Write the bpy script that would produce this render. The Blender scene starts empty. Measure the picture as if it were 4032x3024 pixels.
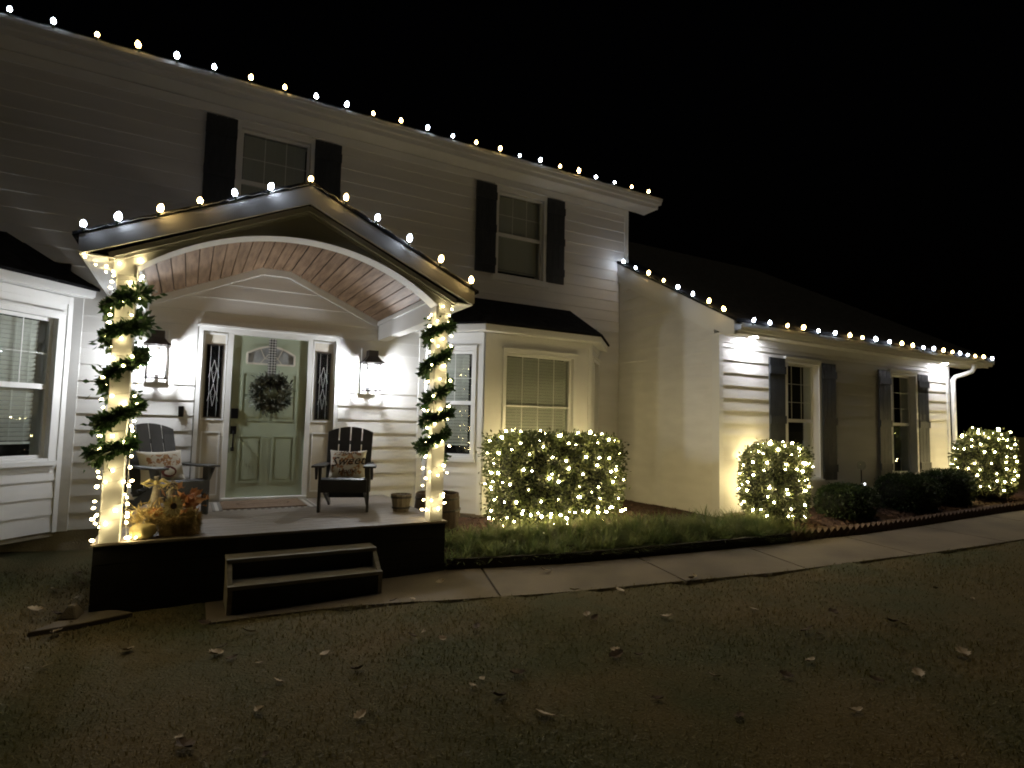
import bpy, bmesh, math, random
import numpy as np
from mathutils import Vector, Matrix

random.seed(7); rng = np.random.default_rng(7)
scene = bpy.context.scene
col = scene.collection
R = math.radians

# ------------------------------------------------------------------ camera
cam_d = bpy.data.cameras.new('camera'); cam = bpy.data.objects.new('camera', cam_d); col.objects.link(cam)
cam_d.sensor_width = 36.0; cam_d.lens = 36.0 * 2268.1 / 4032.0
cam_d.clip_start = 0.05; cam_d.clip_end = 600
yaw, pit, rol = R(29.195), R(3.961), R(1.293)
fwd = Vector((math.sin(yaw)*math.cos(pit), math.cos(yaw)*math.cos(pit), math.sin(pit)))
rt = Vector((math.cos(yaw), -math.sin(yaw), 0)); up = rt.cross(fwd)
rt2 = rt*math.cos(rol) + up*math.sin(rol); up2 = up*math.cos(rol) - rt*math.sin(rol)
CAM = Vector((0, -8.01, 1.035))
m = Matrix((rt2, up2, -fwd)).transposed().to_4x4(); m.translation = CAM
cam.matrix_world = m
scene.camera = cam
# ------------------------------------------------------------------ world: night
w = bpy.data.worlds.new('World'); scene.world = w; w.use_nodes = True
nt = w.node_tree; bg = nt.nodes['Background']
sky = nt.nodes.new('ShaderNodeTexSky'); sky.sky_type = 'NISHITA'; sky.sun_disc = False
sky.sun_elevation = R(-4); sky.sun_rotation = R(200)
nt.links.new(sky.outputs[0], bg.inputs[0]); bg.inputs[1].default_value = 0.012
# added warm overhead fill, no real source; brightens lawn and walkway
sd = bpy.data.lights.new('overhead_fill', 'SUN'); sd.energy = 0.24; sd.angle = R(6); sd.color = (1.0, 0.83, 0.52)
so = bpy.data.objects.new('overhead_fill', sd); col.objects.link(so); so.rotation_euler = (R(-7), R(3), 0)
so.location = (0, -20, 30)
vs = scene.view_settings; vs.view_transform = 'Standard'; vs.look = 'None'; vs.exposure = 0.65; vs.gamma = 1.0
vs.use_curve_mapping = False
scene.render.engine = 'CYCLES'
scene.cycles.use_denoising = True
scene.cycles.max_bounces = 7; scene.cycles.diffuse_bounces = 3; scene.cycles.glossy_bounces = 3
scene.cycles.transparent_max_bounces = 12; scene.cycles.transmission_bounces = 3
scene.cycles.caustics_reflective = False; scene.cycles.caustics_refractive = False
scene.cycles.sample_clamp_indirect = 2.0
scene.cycles.filter_width = 1.9

# ------------------------------------------------------------------ materials
MT = {}
def nodes(name):
    mt = bpy.data.materials.new(name); mt.use_nodes = True; MT[name] = mt
    n = mt.node_tree; return mt, n, n.nodes['Principled BSDF']
def mat(name, c, rough=.6, c2=None, scale=8.0, bump=0.0, bscale=None, detail=4, metal=0.0, stretch=None, spec=None, lo=.35, hi=.65):
    mt, n, b = nodes(name)
    b.inputs['Roughness'].default_value = rough; b.inputs['Metallic'].default_value = metal
    if spec is not None: b.inputs['Specular IOR Level'].default_value = spec
    b.inputs['Base Color'].default_value = (*c, 1)
    if c2 is None and not bump: return mt
    tc = n.nodes.new('ShaderNodeTexCoord'); mp = n.nodes.new('ShaderNodeMapping')
    n.links.new(tc.outputs['Object'], mp.inputs[0])
    if stretch: mp.inputs['Scale'].default_value = stretch
    if c2 is not None:
        no = n.nodes.new('ShaderNodeTexNoise'); no.inputs['Scale'].default_value = scale; no.inputs['Detail'].default_value = detail
        n.links.new(mp.outputs[0], no.inputs['Vector'])
        cr = n.nodes.new('ShaderNodeValToRGB'); e = cr.color_ramp.elements
        e[0].position = lo; e[1].position = hi; e[0].color = (*c, 1); e[1].color = (*c2, 1)
        n.links.new(no.outputs[0], cr.inputs[0]); n.links.new(cr.outputs[0], b.inputs['Base Color'])
    if bump:
        nb = n.nodes.new('ShaderNodeTexNoise'); nb.inputs['Scale'].default_value = bscale or scale*3; nb.inputs['Detail'].default_value = 5
        n.links.new(mp.outputs[0], nb.inputs['Vector'])
        bp = n.nodes.new('ShaderNodeBump'); bp.inputs['Strength'].default_value = bump; bp.inputs['Distance'].default_value = .02
        n.links.new(nb.outputs[0], bp.inputs['Height']); n.links.new(bp.outputs[0], b.inputs['Normal'])
    return mt
def emit(name, c, s):
    mt, n, b = nodes(name)
    b.inputs['Base Color'].default_value = (*c, 1); b.inputs['Emission Color'].default_value = (*c, 1)
    b.inputs['Emission Strength'].default_value = s; return mt
def leafmat(name, c, c2, rough=.45, tr=.25, scale=14):
    mt = mat(name, c, rough, c2, scale)
    n = mt.node_tree; b = n.nodes['Principled BSDF']; o = n.nodes['Material Output']
    t = n.nodes.new('ShaderNodeBsdfTranslucent'); mx = n.nodes.new('ShaderNodeMixShader'); mx.inputs[0].default_value = tr
    src = b.inputs['Base Color'].links[0].from_socket
    n.links.new(src, t.inputs[0]); n.links.new(b.outputs[0], mx.inputs[1]); n.links.new(t.outputs[0], mx.inputs[2]); n.links.new(mx.outputs[0], o.inputs[0])
    return mt
def glassmat(name, frost=0.0, tint=(1, 1, 1), base=.05, rough=.015):
    mt = bpy.data.materials.new(name); mt.use_nodes = True; MT[name] = mt; n = mt.node_tree
    n.nodes.remove(n.nodes['Principled BSDF']); o = n.nodes['Material Output']
    tr = n.nodes.new('ShaderNodeBsdfTransparent'); tr.inputs[0].default_value = (*tint, 1)
    gl = n.nodes.new('ShaderNodeBsdfGlossy'); gl.inputs['Roughness'].default_value = rough
    lw = n.nodes.new('ShaderNodeLayerWeight'); lw.inputs[0].default_value = .5
    pw_ = n.nodes.new('ShaderNodeMath'); pw_.operation = 'POWER'; pw_.inputs[1].default_value = 5.0; n.links.new(lw.outputs['Facing'], pw_.inputs[0])
    fr = n.nodes.new('ShaderNodeMath'); fr.operation = 'MULTIPLY'; fr.inputs[1].default_value = .9; n.links.new(pw_.outputs[0], fr.inputs[0])
    ad = n.nodes.new('ShaderNodeMath'); ad.operation = 'ADD'; ad.inputs[1].default_value = base; ad.use_clamp = True
    n.links.new(fr.outputs[0], ad.inputs[0])
    mx = n.nodes.new('ShaderNodeMixShader'); n.links.new(ad.outputs[0], mx.inputs[0])
    n.links.new(tr.outputs[0], mx.inputs[1]); n.links.new(gl.outputs[0], mx.inputs[2]); last = mx
    if frost:
        tl = n.nodes.new('ShaderNodeBsdfTranslucent'); tl.inputs[0].default_value = (.9, .9, .9, 1)
        m2 = n.nodes.new('ShaderNodeMixShader'); m2.inputs[0].default_value = frost
        n.links.new(mx.outputs[0], m2.inputs[1]); n.links.new(tl.outputs[0], m2.inputs[2]); last = m2
    n.links.new(last.outputs[0], o.inputs[0]); return mt

mat('siding', (.74, .73, .71), .55, (.80, .79, .77), 1.3, .10, 40, stretch=(.6, 2, 6))
mat('trim', (.78, .78, .77), .6, (.83, .83, .82), 2.0, .04, 30)
mat('shutter', (.030, .034, .040), .5, (.045, .050, .058), 5, .15, 60, stretch=(6, 6, 1))
mat('shingle', (.010, .010, .011), .9, (.020, .020, .022), 9, .8, 45, spec=.05)
mat('door_green', (.325, .37, .27), .42, (.35, .395, .29), 3, .05, 60)
mat('wood', (.165, .100, .058), .6, (.37, .245, .155), 2.6, .2, 30, stretch=(9, .9, 9), lo=.30, hi=.70)
mat('wood_dark', (.02, .014, .01), .8)
mat('deck', (.20, .172, .146), .5, (.28, .245, .21), 3, .2, 60, stretch=(1.2, 12, 8))
mat('skirt', (.010, .010, .011), .6, (.017, .017, .018), 6, .2, 40)
mat('tread', (.24, .225, .19), .6, (.32, .30, .26), 5, .2, 50, stretch=(1, 8, 8))
mat('concrete', (.080, .066, .048), .85, (.165, .134, .100), 1.3, .3, 90, detail=9, lo=.28, hi=.62)
mat('joint', (.05, .045, .035), .95)
mat('ground', (.042, .046, .013), .95, (.092, .066, .022), 1.1, .7, 60, detail=8)
mat('mulch', (.045, .022, .014), .95, (.11, .055, .035), 18, .9, 90)
mat('chip', (.05, .026, .018), .9, (.15, .085, .055), 5)
mat('foundation', (.33, .29, .22), .9, (.42, .38, .30), 6, .4, 60)
mat('charcoal', (.016, .016, .017), .45, (.026, .026, .027), 6, .08, 90)
mat('chair_grey', (.040, .042, .045), .5, (.055, .057, .06), 6, .08, 90)
mat('black_metal', (.012, .012, .013), .35, metal=.6)
mat('bronze', (.030, .024, .020), .45, (.045, .036, .030), 12, metal=.3)
mat('blind', (.58, .58, .55), .6)
mat('interior', (.012, .012, .013), .9)  # near-black colour paints in the darkness of unlit rooms
mat('cream', (.62, .58, .50), .7)
mat('barrel_wood', (.055, .035, .024), .75, (.11, .075, .05), 4, .4, 40, stretch=(8, 8, .8))
mat('pot_wood', (.12, .095, .065), .8, (.20, .165, .12), 5, .4, 40, stretch=(8, 8, .8))
mat('coir', (.16, .105, .065), .95, (.24, .165, .11), 60, .6, 200)
mat('coir_mark', (.07, .035, .018), .95)
mat('frosted_pane', (.24, .25, .25), .35, (.34, .35, .35), 9)
mat('wire_green', (.012, .03, .014), .5)
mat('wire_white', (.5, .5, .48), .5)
mat('straw', (.46, .34, .13), .9, (.70, .55, .27), 20, .6, 60)
mat('straw_dark', (.26, .19, .075), .9, (.48, .36, .16), 20, .7, 60)
mat('pumpkin', (.46, .38, .16), .6, (.58, .49, .24), 6)
mat('orange_gourd', (.52, .20, .06), .5, (.62, .28, .10), 6)
mat('petal', (.70, .62, .34), .6, (.78, .72, .48), 9)
mat('seed', (.035, .02, .012), .9)
mat('autumn_leaf', (.46, .20, .09), .7, (.62, .38, .20), 9)
mat('husk', (.50, .40, .20), .8, (.62, .52, .30), 9)
mat('burlap', (.26, .235, .20), .9, (.36, .33, .28), 40, .3, 80)
mat('brown_leaf', (.34, .27, .19), .8, (.58, .49, .39), 12, .3, 40)
mat('dark_leaf', (.05, .032, .022), .8, (.12, .08, .05), 12, .3, 40)
mat('brick', (.085, .055, .042), .9, (.16, .105, .08), 5, .4, 60)
mat('twig', (.045, .035, .025), .9)
mat('ring_mark', (.20, .20, .19), .5)
leafmat('bush_leaf', (.042, .062, .020), (.115, .130, .052), .35)
leafmat('shrub_leaf', (.020, .040, .012), (.045, .075, .022))
leafmat('garland_leaf', (.022, .055, .020), (.065, .125, .040))
leafmat('liriope', (.115, .165, .055), (.26, .29, .125), tr=.5, scale=4)
leafmat('lawn_blade', (.088, .088, .018), (.165, .120, .036), scale=1.1)
leafmat('wreath_leaf', (.030, .040, .028), (.24, .25, .20), .7, .1, 9)
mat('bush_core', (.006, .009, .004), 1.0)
glassmat('window_glass', base=.07, tint=(.93, .95, .93))
glassmat('lantern_glass', frost=.006, base=.03)
glassmat('leaded_glass', frost=.10, tint=(.5, .5, .5), base=.10, rough=.12)
emit('bulb_cool', (.76, .85, 1.0), 30)
emit('bulb_warm', (1.0, .66, .24), 29)
emit('mini_warm', (1.0, .79, .37), 92)
emit('mini_post', (1.0, .79, .38), 30)
emit('lantern_bulb', (.93, .96, 1.0), 560)
emit('soffit_lens', (.97, .96, 1.0), 420)
emit('led_dot', (.85, .9, 1.0), 3)
emit('led_green', (.45, 1.0, .25), 2.5)
emit('stake_dot', (.9, .95, 1.0), 6)

# gingham ribbon / plaid mat
def check(name, s, a, b2, axes=('X', 'Z')):
    mt, n, b = nodes(name); b.inputs['Roughness'].default_value = .85
    tc = n.nodes.new('ShaderNodeTexCoord'); sp = n.nodes.new('ShaderNodeSeparateXYZ'); n.links.new(tc.outputs['Object'], sp.inputs[0])
    outs = []
    for ax in axes:
        mu = n.nodes.new('ShaderNodeMath'); mu.operation = 'MULTIPLY'; mu.inputs[1].default_value = s
        fr = n.nodes.new('ShaderNodeMath'); fr.operation = 'FRACT'; gt = n.nodes.new('ShaderNodeMath'); gt.operation = 'GREATER_THAN'; gt.inputs[1].default_value = .5
        n.links.new(sp.outputs[ax], mu.inputs[0]); n.links.new(mu.outputs[0], fr.inputs[0]); n.links.new(fr.outputs[0], gt.inputs[0]); outs.append(gt)
    ad = n.nodes.new('ShaderNodeMath'); ad.operation = 'ADD'; n.links.new(outs[0].outputs[0], ad.inputs[0]); n.links.new(outs[1].outputs[0], ad.inputs[1])
    mu = n.nodes.new('ShaderNodeMath'); mu.operation = 'MULTIPLY'; mu.inputs[1].default_value = .5; n.links.new(ad.outputs[0], mu.inputs[0])
    cr = n.nodes.new('ShaderNodeValToRGB'); cr.color_ramp.elements[0].color = (*a, 1); cr.color_ramp.elements[1].color = (*b2, 1)
    n.links.new(mu.outputs[0], cr.inputs[0]); n.links.new(cr.outputs[0], b.inputs['Base Color'])
check('gingham', 30, (.012, .012, .012), (.50, .50, .48))
check('plaid', 14, (.10, .09, .08), (.58, .55, .50), ('X', 'Y'))

# printed pillow: cloth with leaf print, local coords x in +-.2, z in 0..0.4
def pillow_mat(name, zlo, zhi, dens):
    mt, n, b = nodes(name); b.inputs['Roughness'].default_value = .85
    tc = n.nodes.new('ShaderNodeTexCoord'); sp = n.nodes.new('ShaderNodeSeparateXYZ'); n.links.new(tc.outputs['Object'], sp.inputs[0])
    no = n.nodes.new('ShaderNodeTexNoise'); no.inputs['Scale'].default_value = 26; no.inputs['Detail'].default_value = 3
    n.links.new(tc.outputs['Object'], no.inputs[0])
    vo = n.nodes.new('ShaderNodeTexNoise'); vo.inputs['Scale'].default_value = 45; n.links.new(tc.outputs['Object'], vo.inputs[0])
    cr = n.nodes.new('ShaderNodeValToRGB'); e = cr.color_ramp.elements
    e[0].color = (.26, .11, .055, 1); e[0].position = .35; e[1].color = (.50, .31, .16, 1); e[1].position = .62
    n.links.new(vo.outputs[0], cr.inputs[0])
    # ellipse mask so the white border shows
    def math_(op, a, bb):
        q = n.nodes.new('ShaderNodeMath'); q.operation = op
        for i, v in enumerate((a, bb)):
            if v is None: continue
            if isinstance(v, (int, float)): q.inputs[i].default_value = v
            else: n.links.new(v, q.inputs[i])
        return q.outputs[0]
    x2 = math_('POWER', math_('ABSOLUTE', math_('MULTIPLY', sp.outputs['X'], 5.6), None), 4)
    zc = (zlo+zhi)/2; zh = (zhi-zlo)/2
    z2 = math_('POWER', math_('ABSOLUTE', math_('MULTIPLY', math_('SUBTRACT', sp.outputs['Z'], zc), 1/zh), None), 4)
    r = math_('ADD', x2, z2)
    msk = math_('LESS_THAN', r, 1.0)
    spot = math_('GREATER_THAN', no.outputs[0], dens)
    fac = math_('MULTIPLY', msk, spot)
    mx = n.nodes.new('ShaderNodeMix'); mx.data_type = 'RGBA'; n.links.new(fac, mx.inputs[0])
    mx.inputs[6].default_value = (.66, .63, .56, 1); n.links.new(cr.outputs[0], mx.inputs[7]); n.links.new(mx.outputs[2], b.inputs['Base Color'])
pillow_mat('pillow_print', .03, .33, .52)
pillow_mat('pillow_garland', .16, .29, .50)

# ------------------------------------------------------------------ mesh helpers
WL = {}
class MB:
    def __init__(s, T=None): s.v = []; s.f = []; s.T = T
    def add(s, vs, fs):
        b = len(s.v); s.v += [tuple(s.T(*q)) if s.T else tuple(q) for q in vs]; s.f += [tuple(i+b for i in f) for f in fs]; return s
    def box(s, a, b):
        x0, y0, z0 = a; x1, y1, z1 = b
        return s.add([(x0,y0,z0),(x1,y0,z0),(x1,y1,z0),(x0,y1,z0),(x0,y0,z1),(x1,y0,z1),(x1,y1,z1),(x0,y1,z1)],
                     [(0,3,2,1),(4,5,6,7),(0,1,5,4),(1,2,6,5),(2,3,7,6),(3,0,4,7)])
    def bar(s, p, q, w, h, upv=(0, 0, 1)):
        p = Vector(p); q = Vector(q); d = (q-p).normalized(); u = Vector(upv); r = d.cross(u)
        if r.length < 1e-5: r = d.cross(Vector((1, 0, 0)))
        r.normalize(); u = r.cross(d)
        vs = [e + r*(sx*w/2) + u*(sz*h/2) for e in (p, q) for sx, sz in ((-1,-1),(1,-1),(1,1),(-1,1))]
        return s.add(vs, [(0,3,2,1),(4,5,6,7),(0,1,5,4),(1,2,6,5),(2,3,7,6),(3,0,4,7)])
    def prism(s, poly, a, b, ax='y'):   # poly of (u,v); ax = extrusion axis; y: (x,z)
        n = len(poly)
        def mk(u, v, t): return (u, t, v) if ax == 'y' else ((t, u, v) if ax == 'x' else (u, v, t))
        vs = [mk(u, v, a) for u, v in poly] + [mk(u, v, b) for u, v in poly]
        return s.add(vs, [tuple(range(n)), tuple(range(2*n-1, n-1, -1))] + [((i+1) % n, i, i+n, (i+1) % n + n) for i in range(n)])
    def tube(s, pts, r, n=6, closed=False):
        pts = [Vector(p) for p in pts]; m_ = len(pts); rs = r if hasattr(r, '__len__') else [r]*m_
        vs = []; prev = None
        for i, p in enumerate(pts):
            d = (pts[min(i+1, m_-1)] - pts[max(i-1, 0)])
            d = d.normalized() if d.length > 1e-9 else Vector((0, 0, 1))
            a = prev if prev is not None else (Vector((0, 0, 1)) if abs(d.z) < .9 else Vector((1, 0, 0)))
            a = (a - d*a.dot(d)); a = a.normalized() if a.length > 1e-6 else d.orthogonal().normalized()
            prev = a; b = d.cross(a)
            for k in range(n):
                t = 2*math.pi*k/n; vs.append(p + a*(math.cos(t)*rs[i]) + b*(math.sin(t)*rs[i]))
        fs = [(i*n+k, i*n+(k+1) % n, (i+1)*n+(k+1) % n, (i+1)*n+k) for i in range(m_-1) for k in range(n)]
        fs += [tuple(range(n-1, -1, -1)), tuple((m_-1)*n+k for k in range(n))]
        return s.add(vs, fs)
    def lathe(s, prof, n=12, c=(0, 0, 0), rib=0, nrib=0):
        vs = []
        for r, z in prof:
            for k in range(n):
                t = 2*math.pi*k/n; rr = r*(1 + rib*math.cos(nrib*t))
                vs.append((c[0]+rr*math.cos(t), c[1]+rr*math.sin(t), c[2]+z))
        m_ = len(prof)
        fs = [(i*n+k, i*n+(k+1) % n, (i+1)*n+(k+1) % n, (i+1)*n+k) for i in range(m_-1) for k in range(n)]
        fs += [tuple(range(n-1, -1, -1)), tuple((m_-1)*n+k for k in range(n))]
        return s.add(vs, fs)
    def mesh(s, name, mt, off=(0, 0, 0), smooth=False):
        me = bpy.data.meshes.new(name)
        me.from_pydata([(x-off[0], y-off[1], z-off[2]) for x, y, z in s.v], [], s.f)
        if mt: me.materials.append(MT[mt])
        if smooth: me.polygons.foreach_set('use_smooth', [True]*len(me.polygons))
        me.update(); return me
    def build(s, name, mt, parent=None, smooth=False, bevel=0, fix=False):
        off = WL.get(parent, (0, 0, 0)) if parent else (0, 0, 0)
        me = s.mesh(name, mt, off, smooth)
        if fix:
            bm = bmesh.new(); bm.from_mesh(me); bmesh.ops.recalc_face_normals(bm, faces=bm.faces); bm.to_mesh(me); bm.free()
        o = link(name, me, parent)
        if bevel:
            md = o.modifiers.new('bevel', 'BEVEL'); md.width = bevel; md.segments = 2; md.limit_method = 'ANGLE'
        return o
def link(name, me, parent=None):
    o = bpy.data.objects.new(name, me); col.objects.link(o)
    if parent: o.parent = parent; WL[o] = WL.get(parent, (0, 0, 0))
    else: WL[o] = (0, 0, 0)
    return o
def tag(o, label=None, cat=None, group=None, kind=None):
    if label: o['label'] = label
    if cat: o['category'] = cat
    if group: o['group'] = group
    if kind: o['kind'] = kind
    return o
def thing(name, loc, label, cat, group=None, rz=0, local=False):
    o = bpy.data.objects.new(name, None); col.objects.link(o); o.location = loc; o.rotation_euler.z = rz; o.empty_display_size = .1
    WL[o] = (0, 0, 0) if (local or rz) else tuple(loc)
    return tag(o, label, cat, group)
def fastmesh(name, V, F, mt):          # V (n,3), F (m,k)
    me = bpy.data.meshes.new(name); k = F.shape[1]
    me.vertices.add(len(V)); me.vertices.foreach_set('co', V.astype(np.float32).ravel())
    me.loops.add(F.size); me.loops.foreach_set('vertex_index', F.astype(np.int32).ravel())
    me.polygons.add(len(F)); me.polygons.foreach_set('loop_start', np.arange(0, F.size, k, dtype=np.int32))
    me.update(calc_edges=True); me.validate()
    me.materials.append(MT[mt]); return me
def box_obj(name, mt, parent, a, b, bevel=0): return MB().box(a, b).build(name, mt, parent, bevel=bevel)

# ------------------------------------------------------------------ terrain
FAR = np.array([(-12, -.9), (0.3, -1.7), (2.317, -2.223), (2.804, -2.412), (3.718, -2.734), (4.539, -2.92), (5.839, -3.193), (6.592, -3.319), (7.297, -3.406), (7.954, -3.491), (9.388, -3.553), (12.518, -3.615), (18, -3.65)])
NEAR = np.array([(-12, -2.5), (0.35, -2.86), (1.039, -2.93), (1.55, -3.03), (1.946, -3.172), (2.534, -3.352), (3.145, -3.554), (3.831, -3.717), (4.546, -3.91), (5.365, -4.117), (6.383, -4.281), (7.413, -4.451), (8.585, -4.589), (9.489, -4.667), (18, -5.0)])
def yfar(x): return np.interp(x, FAR[:, 0], FAR[:, 1])
def ynear(x): return np.interp(x, NEAR[:, 0], NEAR[:, 1])
def Hp(x): return np.interp(x, [-10, 0, 2.5, 7, 12, 20], [-.58, -.57, -.52, -.36, -.24, -.2])
def bedz(x): return np.interp(x, [-3, -.6, 1, 2.4, 4, 6.6, 7.2, 14], [-.40, -.47, -.5, -.40, -.30, -.25, -.24, -.15])
def G(x, y):
    x = np.asarray(x, float); y = np.asarray(y, float)
    f = np.where(x < 0, -2.2, yfar(x)); wd = np.where(x < 0, 2.0, .9)
    t = np.clip((y - f)/wd, 0, 1); t = t*t*(3-2*t)
    return Hp(x) + t*(bedz(x) - Hp(x))
def axis(core0, core1, step, far):
    a = list(np.arange(core0, core1+1e-6, step)); d = step; hi = core1
    while hi < far: d *= 1.6; hi += d; a.append(hi)
    d = step; lo = core0
    while lo > -far: d *= 1.6; lo -= d; a.insert(0, lo)
    return np.array(a)
gx = axis(-6, 16, .22, 300); gy = axis(-10, 1, .22, 300)
XX, YY = np.meshgrid(gx, gy, indexing='ij')
onp = ((YY < yfar(XX)) & (YY > ynear(XX)) & (XX > .2)) | ((YY > yfar(XX)) & (XX > 2.4))
ZZ = G(XX, YY) + .012*np.sin(XX*2.1+YY*1.3)*np.cos(YY*1.7) - np.where(onp, .035, 0)
n1, n2 = XX.shape; idx = np.arange(n1*n2).reshape(n1, n2)
Fq = np.stack([idx[:-1, :-1], idx[1:, :-1], idx[1:, 1:], idx[:-1, 1:]], -1).reshape(-1, 4)
gr = link('lawn', fastmesh('lawn', np.stack([XX, YY, ZZ], -1).reshape(-1, 3), Fq, 'ground'))
tag(gr, 'short dormant brown green lawn in front of the house', 'lawn', kind='structure')
gr.data.polygons.foreach_set('use_smooth', [True]*len(gr.data.polygons))

# path of concrete slabs
path = thing('path', (2, -3, float(Hp(2))), 'concrete walkway slabs curving past the steps', 'path'); path['kind'] = 'structure'
cuts = [((.2, -2.3), (.2, -2.87)), ((2.808, -2.405), (2.532, -3.351)), ((4.535, -2.925), (4.312, -3.845)), ((6.0, -3.225), (5.72, -4.175)), ((7.6, -3.45), (7.35, -4.44)), ((9.3, -3.552), (9.1, -4.635)), ((11.2, -3.59), (11.0, -4.73)), ((13.2, -3.625), (13.0, -4.8)), ((15.5, -3.64), (15.3, -4.9))]
for i in range(len(cuts)-1):
    (f0, n0), (f1, n1_) = cuts[i], cuts[i+1]; K = 8; mb = MB(); top = []
    for k in range(K+1):
        t = k/K; e = .010/ max(.3, (f1[0]-f0[0]))
        t = e + t*(1-2*e)
        xf = f0[0]+(f1[0]-f0[0])*t; xn = n0[0]+(n1_[0]-n0[0])*t
        top.append(((xf, float(yfar(xf)), float(Hp(xf))+.002), (xn, float(ynear(xn)), float(Hp(xn))+.002)))
    vs = []
    for a, b in top: vs += [a, b, (a[0], a[1], a[2]-.09), (b[0], b[1], b[2]-.09)]
    fs = []
    for k in range(K):
        a = 4*k; b = a+4; fs += [(a, a+1, b+1, b), (a+1, a+3, b+3, b+1), (a, b, b+2, a+2)]
    fs += [(0, 2, 3, 1), (4*K, 4*K+1, 4*K+3, 4*K+2)]
    mb.add(vs, fs); mb.build('slab', 'concrete', path, fix=True)

# mulch bed sheet + chips
def ywall(x): return np.where(x < 6.64, .0, -2.22)
U = np.concatenate([np.linspace(2.46, 6.62, 34), np.linspace(6.66, 15.5, 50)]); Tt = np.linspace(0, 1, 14)
UU, TT = np.meshgrid(U, Tt, indexing='ij'); Y0 = yfar(UU)+.07; Yb = Y0 + (ywall(UU)+.1-Y0)*TT
Zb = G(UU, Yb) + .03 + .015*np.sin(UU*7+Yb*5)*np.sin(Yb*8)
a1, a2 = UU.shape; idx = np.arange(a1*a2).reshape(a1, a2)
Fq = np.stack([idx[:-1, :-1], idx[1:, :-1], idx[1:, 1:], idx[:-1, 1:]], -1).reshape(-1, 4)
bed = link('mulch_bed', fastmesh('mulch_bed', np.stack([UU, Yb, Zb], -1).reshape(-1, 3), Fq, 'mulch'))
tag(bed, 'dark brown mulch bed between the walkway and the house', 'mulch bed', kind='structure')
N = 9000
cx = rng.uniform(2.47, 13.8, N); tt = rng.uniform(0, 1, N); cy0 = yfar(cx)+.08; cy = cy0+(ywall(cx)-cy0-.02)*tt
cz = G(cx, cy)+.035+.012*np.sin(cx*7+cy*5)*np.sin(cy*8)
def scatter_quads(P, D1, D2): 
    V = np.stack([P-D1-D2, P+D1-D2, P+D1+D2, P-D1+D2], 1).reshape(-1, 3)
    return V, np.arange(len(P)*4).reshape(-1, 4)
an = rng.uniform(0, 6.28, N); tl = rng.uniform(-.5, .5, N); L_ = rng.uniform(.012, .035, N)
D1 = np.stack([np.cos(an)*L_, np.sin(an)*L_, tl*L_], -1); D2 = np.stack([-np.sin(an)*.007, np.cos(an)*.007, rng.uniform(-.006, .006, N)], -1)
V, F = scatter_quads(np.stack([cx, cy, cz], -1), D1, D2)
tag(link('bark_chips', fastmesh('bark_chips', V, F, 'chip')), 'loose bark chips scattered over the mulch bed', 'mulch', kind='stuff')

# tilted brick edging along the bed
edge = thing('brick_edging', (9.5, -3.5, -.3), 'row of tilted reddish bricks edging the mulch bed along the walkway', 'garden edging')
bm_ = MB().bar((-.085, 0, 0), (.085, 0, 0), .055, .095).mesh('brick', 'brick')
x = 6.75
while x < 14.6:
    y = float(yfar(x)) + .045
    b = link('brick', bm_, edge); b.location = (x-9.5, y+3.5, float(Hp(x))+.045+.3); b.rotation_euler = (random.uniform(-.06, .06), R(-33)+random.uniform(-.05, .05), random.uniform(-.05, .05)-.05); x += .115
x = 2.47  # dark timber edge under the border grass
mb = MB()
pts = [(float(x), float(yfar(x))+.03, float(Hp(x))+.045) for x in np.linspace(2.47, 6.7, 20)]
for a, b in zip(pts[:-1], pts[1:]): mb.bar(a, b, .045, .13)
tag(mb.build('timber_edging', 'wood_dark'), 'dark low timber edging under the border grass beside the walkway', 'garden edging')

# ------------------------------------------------------------------ house
house = thing('house', (3, 1, -.3), 'white two storey sided house with dark shutters and bay windows', 'house')
EXP = .184
def frameT(o, ang):
    c, s = math.cos(ang), math.sin(ang)
    return lambda u, d, z: (o[0]+u*c+d*s, o[1]+u*s-d*c, z)       # d positive = outward (to -y when ang=0)
def siding(parent, T, u0, u1, z0, z1, openings=(), lim=None):
    z = z0
    while z < z1-.01:
        zt = min(z+EXP, z1)
        rects = [(u0, u1, z, zt)]
        for (a, b, c, d) in openings:
            nr = []
            for r in rects:
                if b <= r[0] or a >= r[1] or d <= r[2] or c >= r[3]: nr.append(r); continue
                if a > r[0]: nr.append((r[0], a, r[2], r[3]))
                if b < r[1]: nr.append((b, r[1], r[2], r[3]))
                A, B = max(a, r[0]), min(b, r[1])
                if c > r[2]: nr.append((A, B, r[2], c))
                if d < r[3]: nr.append((A, B, d, r[3]))
            rects = nr
        for (a, b, c, d) in rects:
            if b-a < .02 or d-c < .012: continue
            dd = lambda q: .018 - .015*(q-z)/EXP
            b0 = b1 = b
            if lim: b0 = min(b, lim(c)); b1 = min(b, lim(d))
            if b0-a < .02: continue
            b1 = max(b1, a+.005)
            mb = MB(T); dc, de = dd(c), dd(d)
            mb.add([(a, -.01, c), (b0, -.01, c), (b0, dc, c), (a, dc, c), (a, -.01, d), (b1, -.01, d), (b1, de, d), (a, de, d)],
                   [(0,1,2,3),(4,7,6,5),(0,4,5,1),(1,5,6,2),(2,6,7,3),(3,7,4,0)])
            mb.build('siding_board', 'siding', parent)
        z = zt
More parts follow.
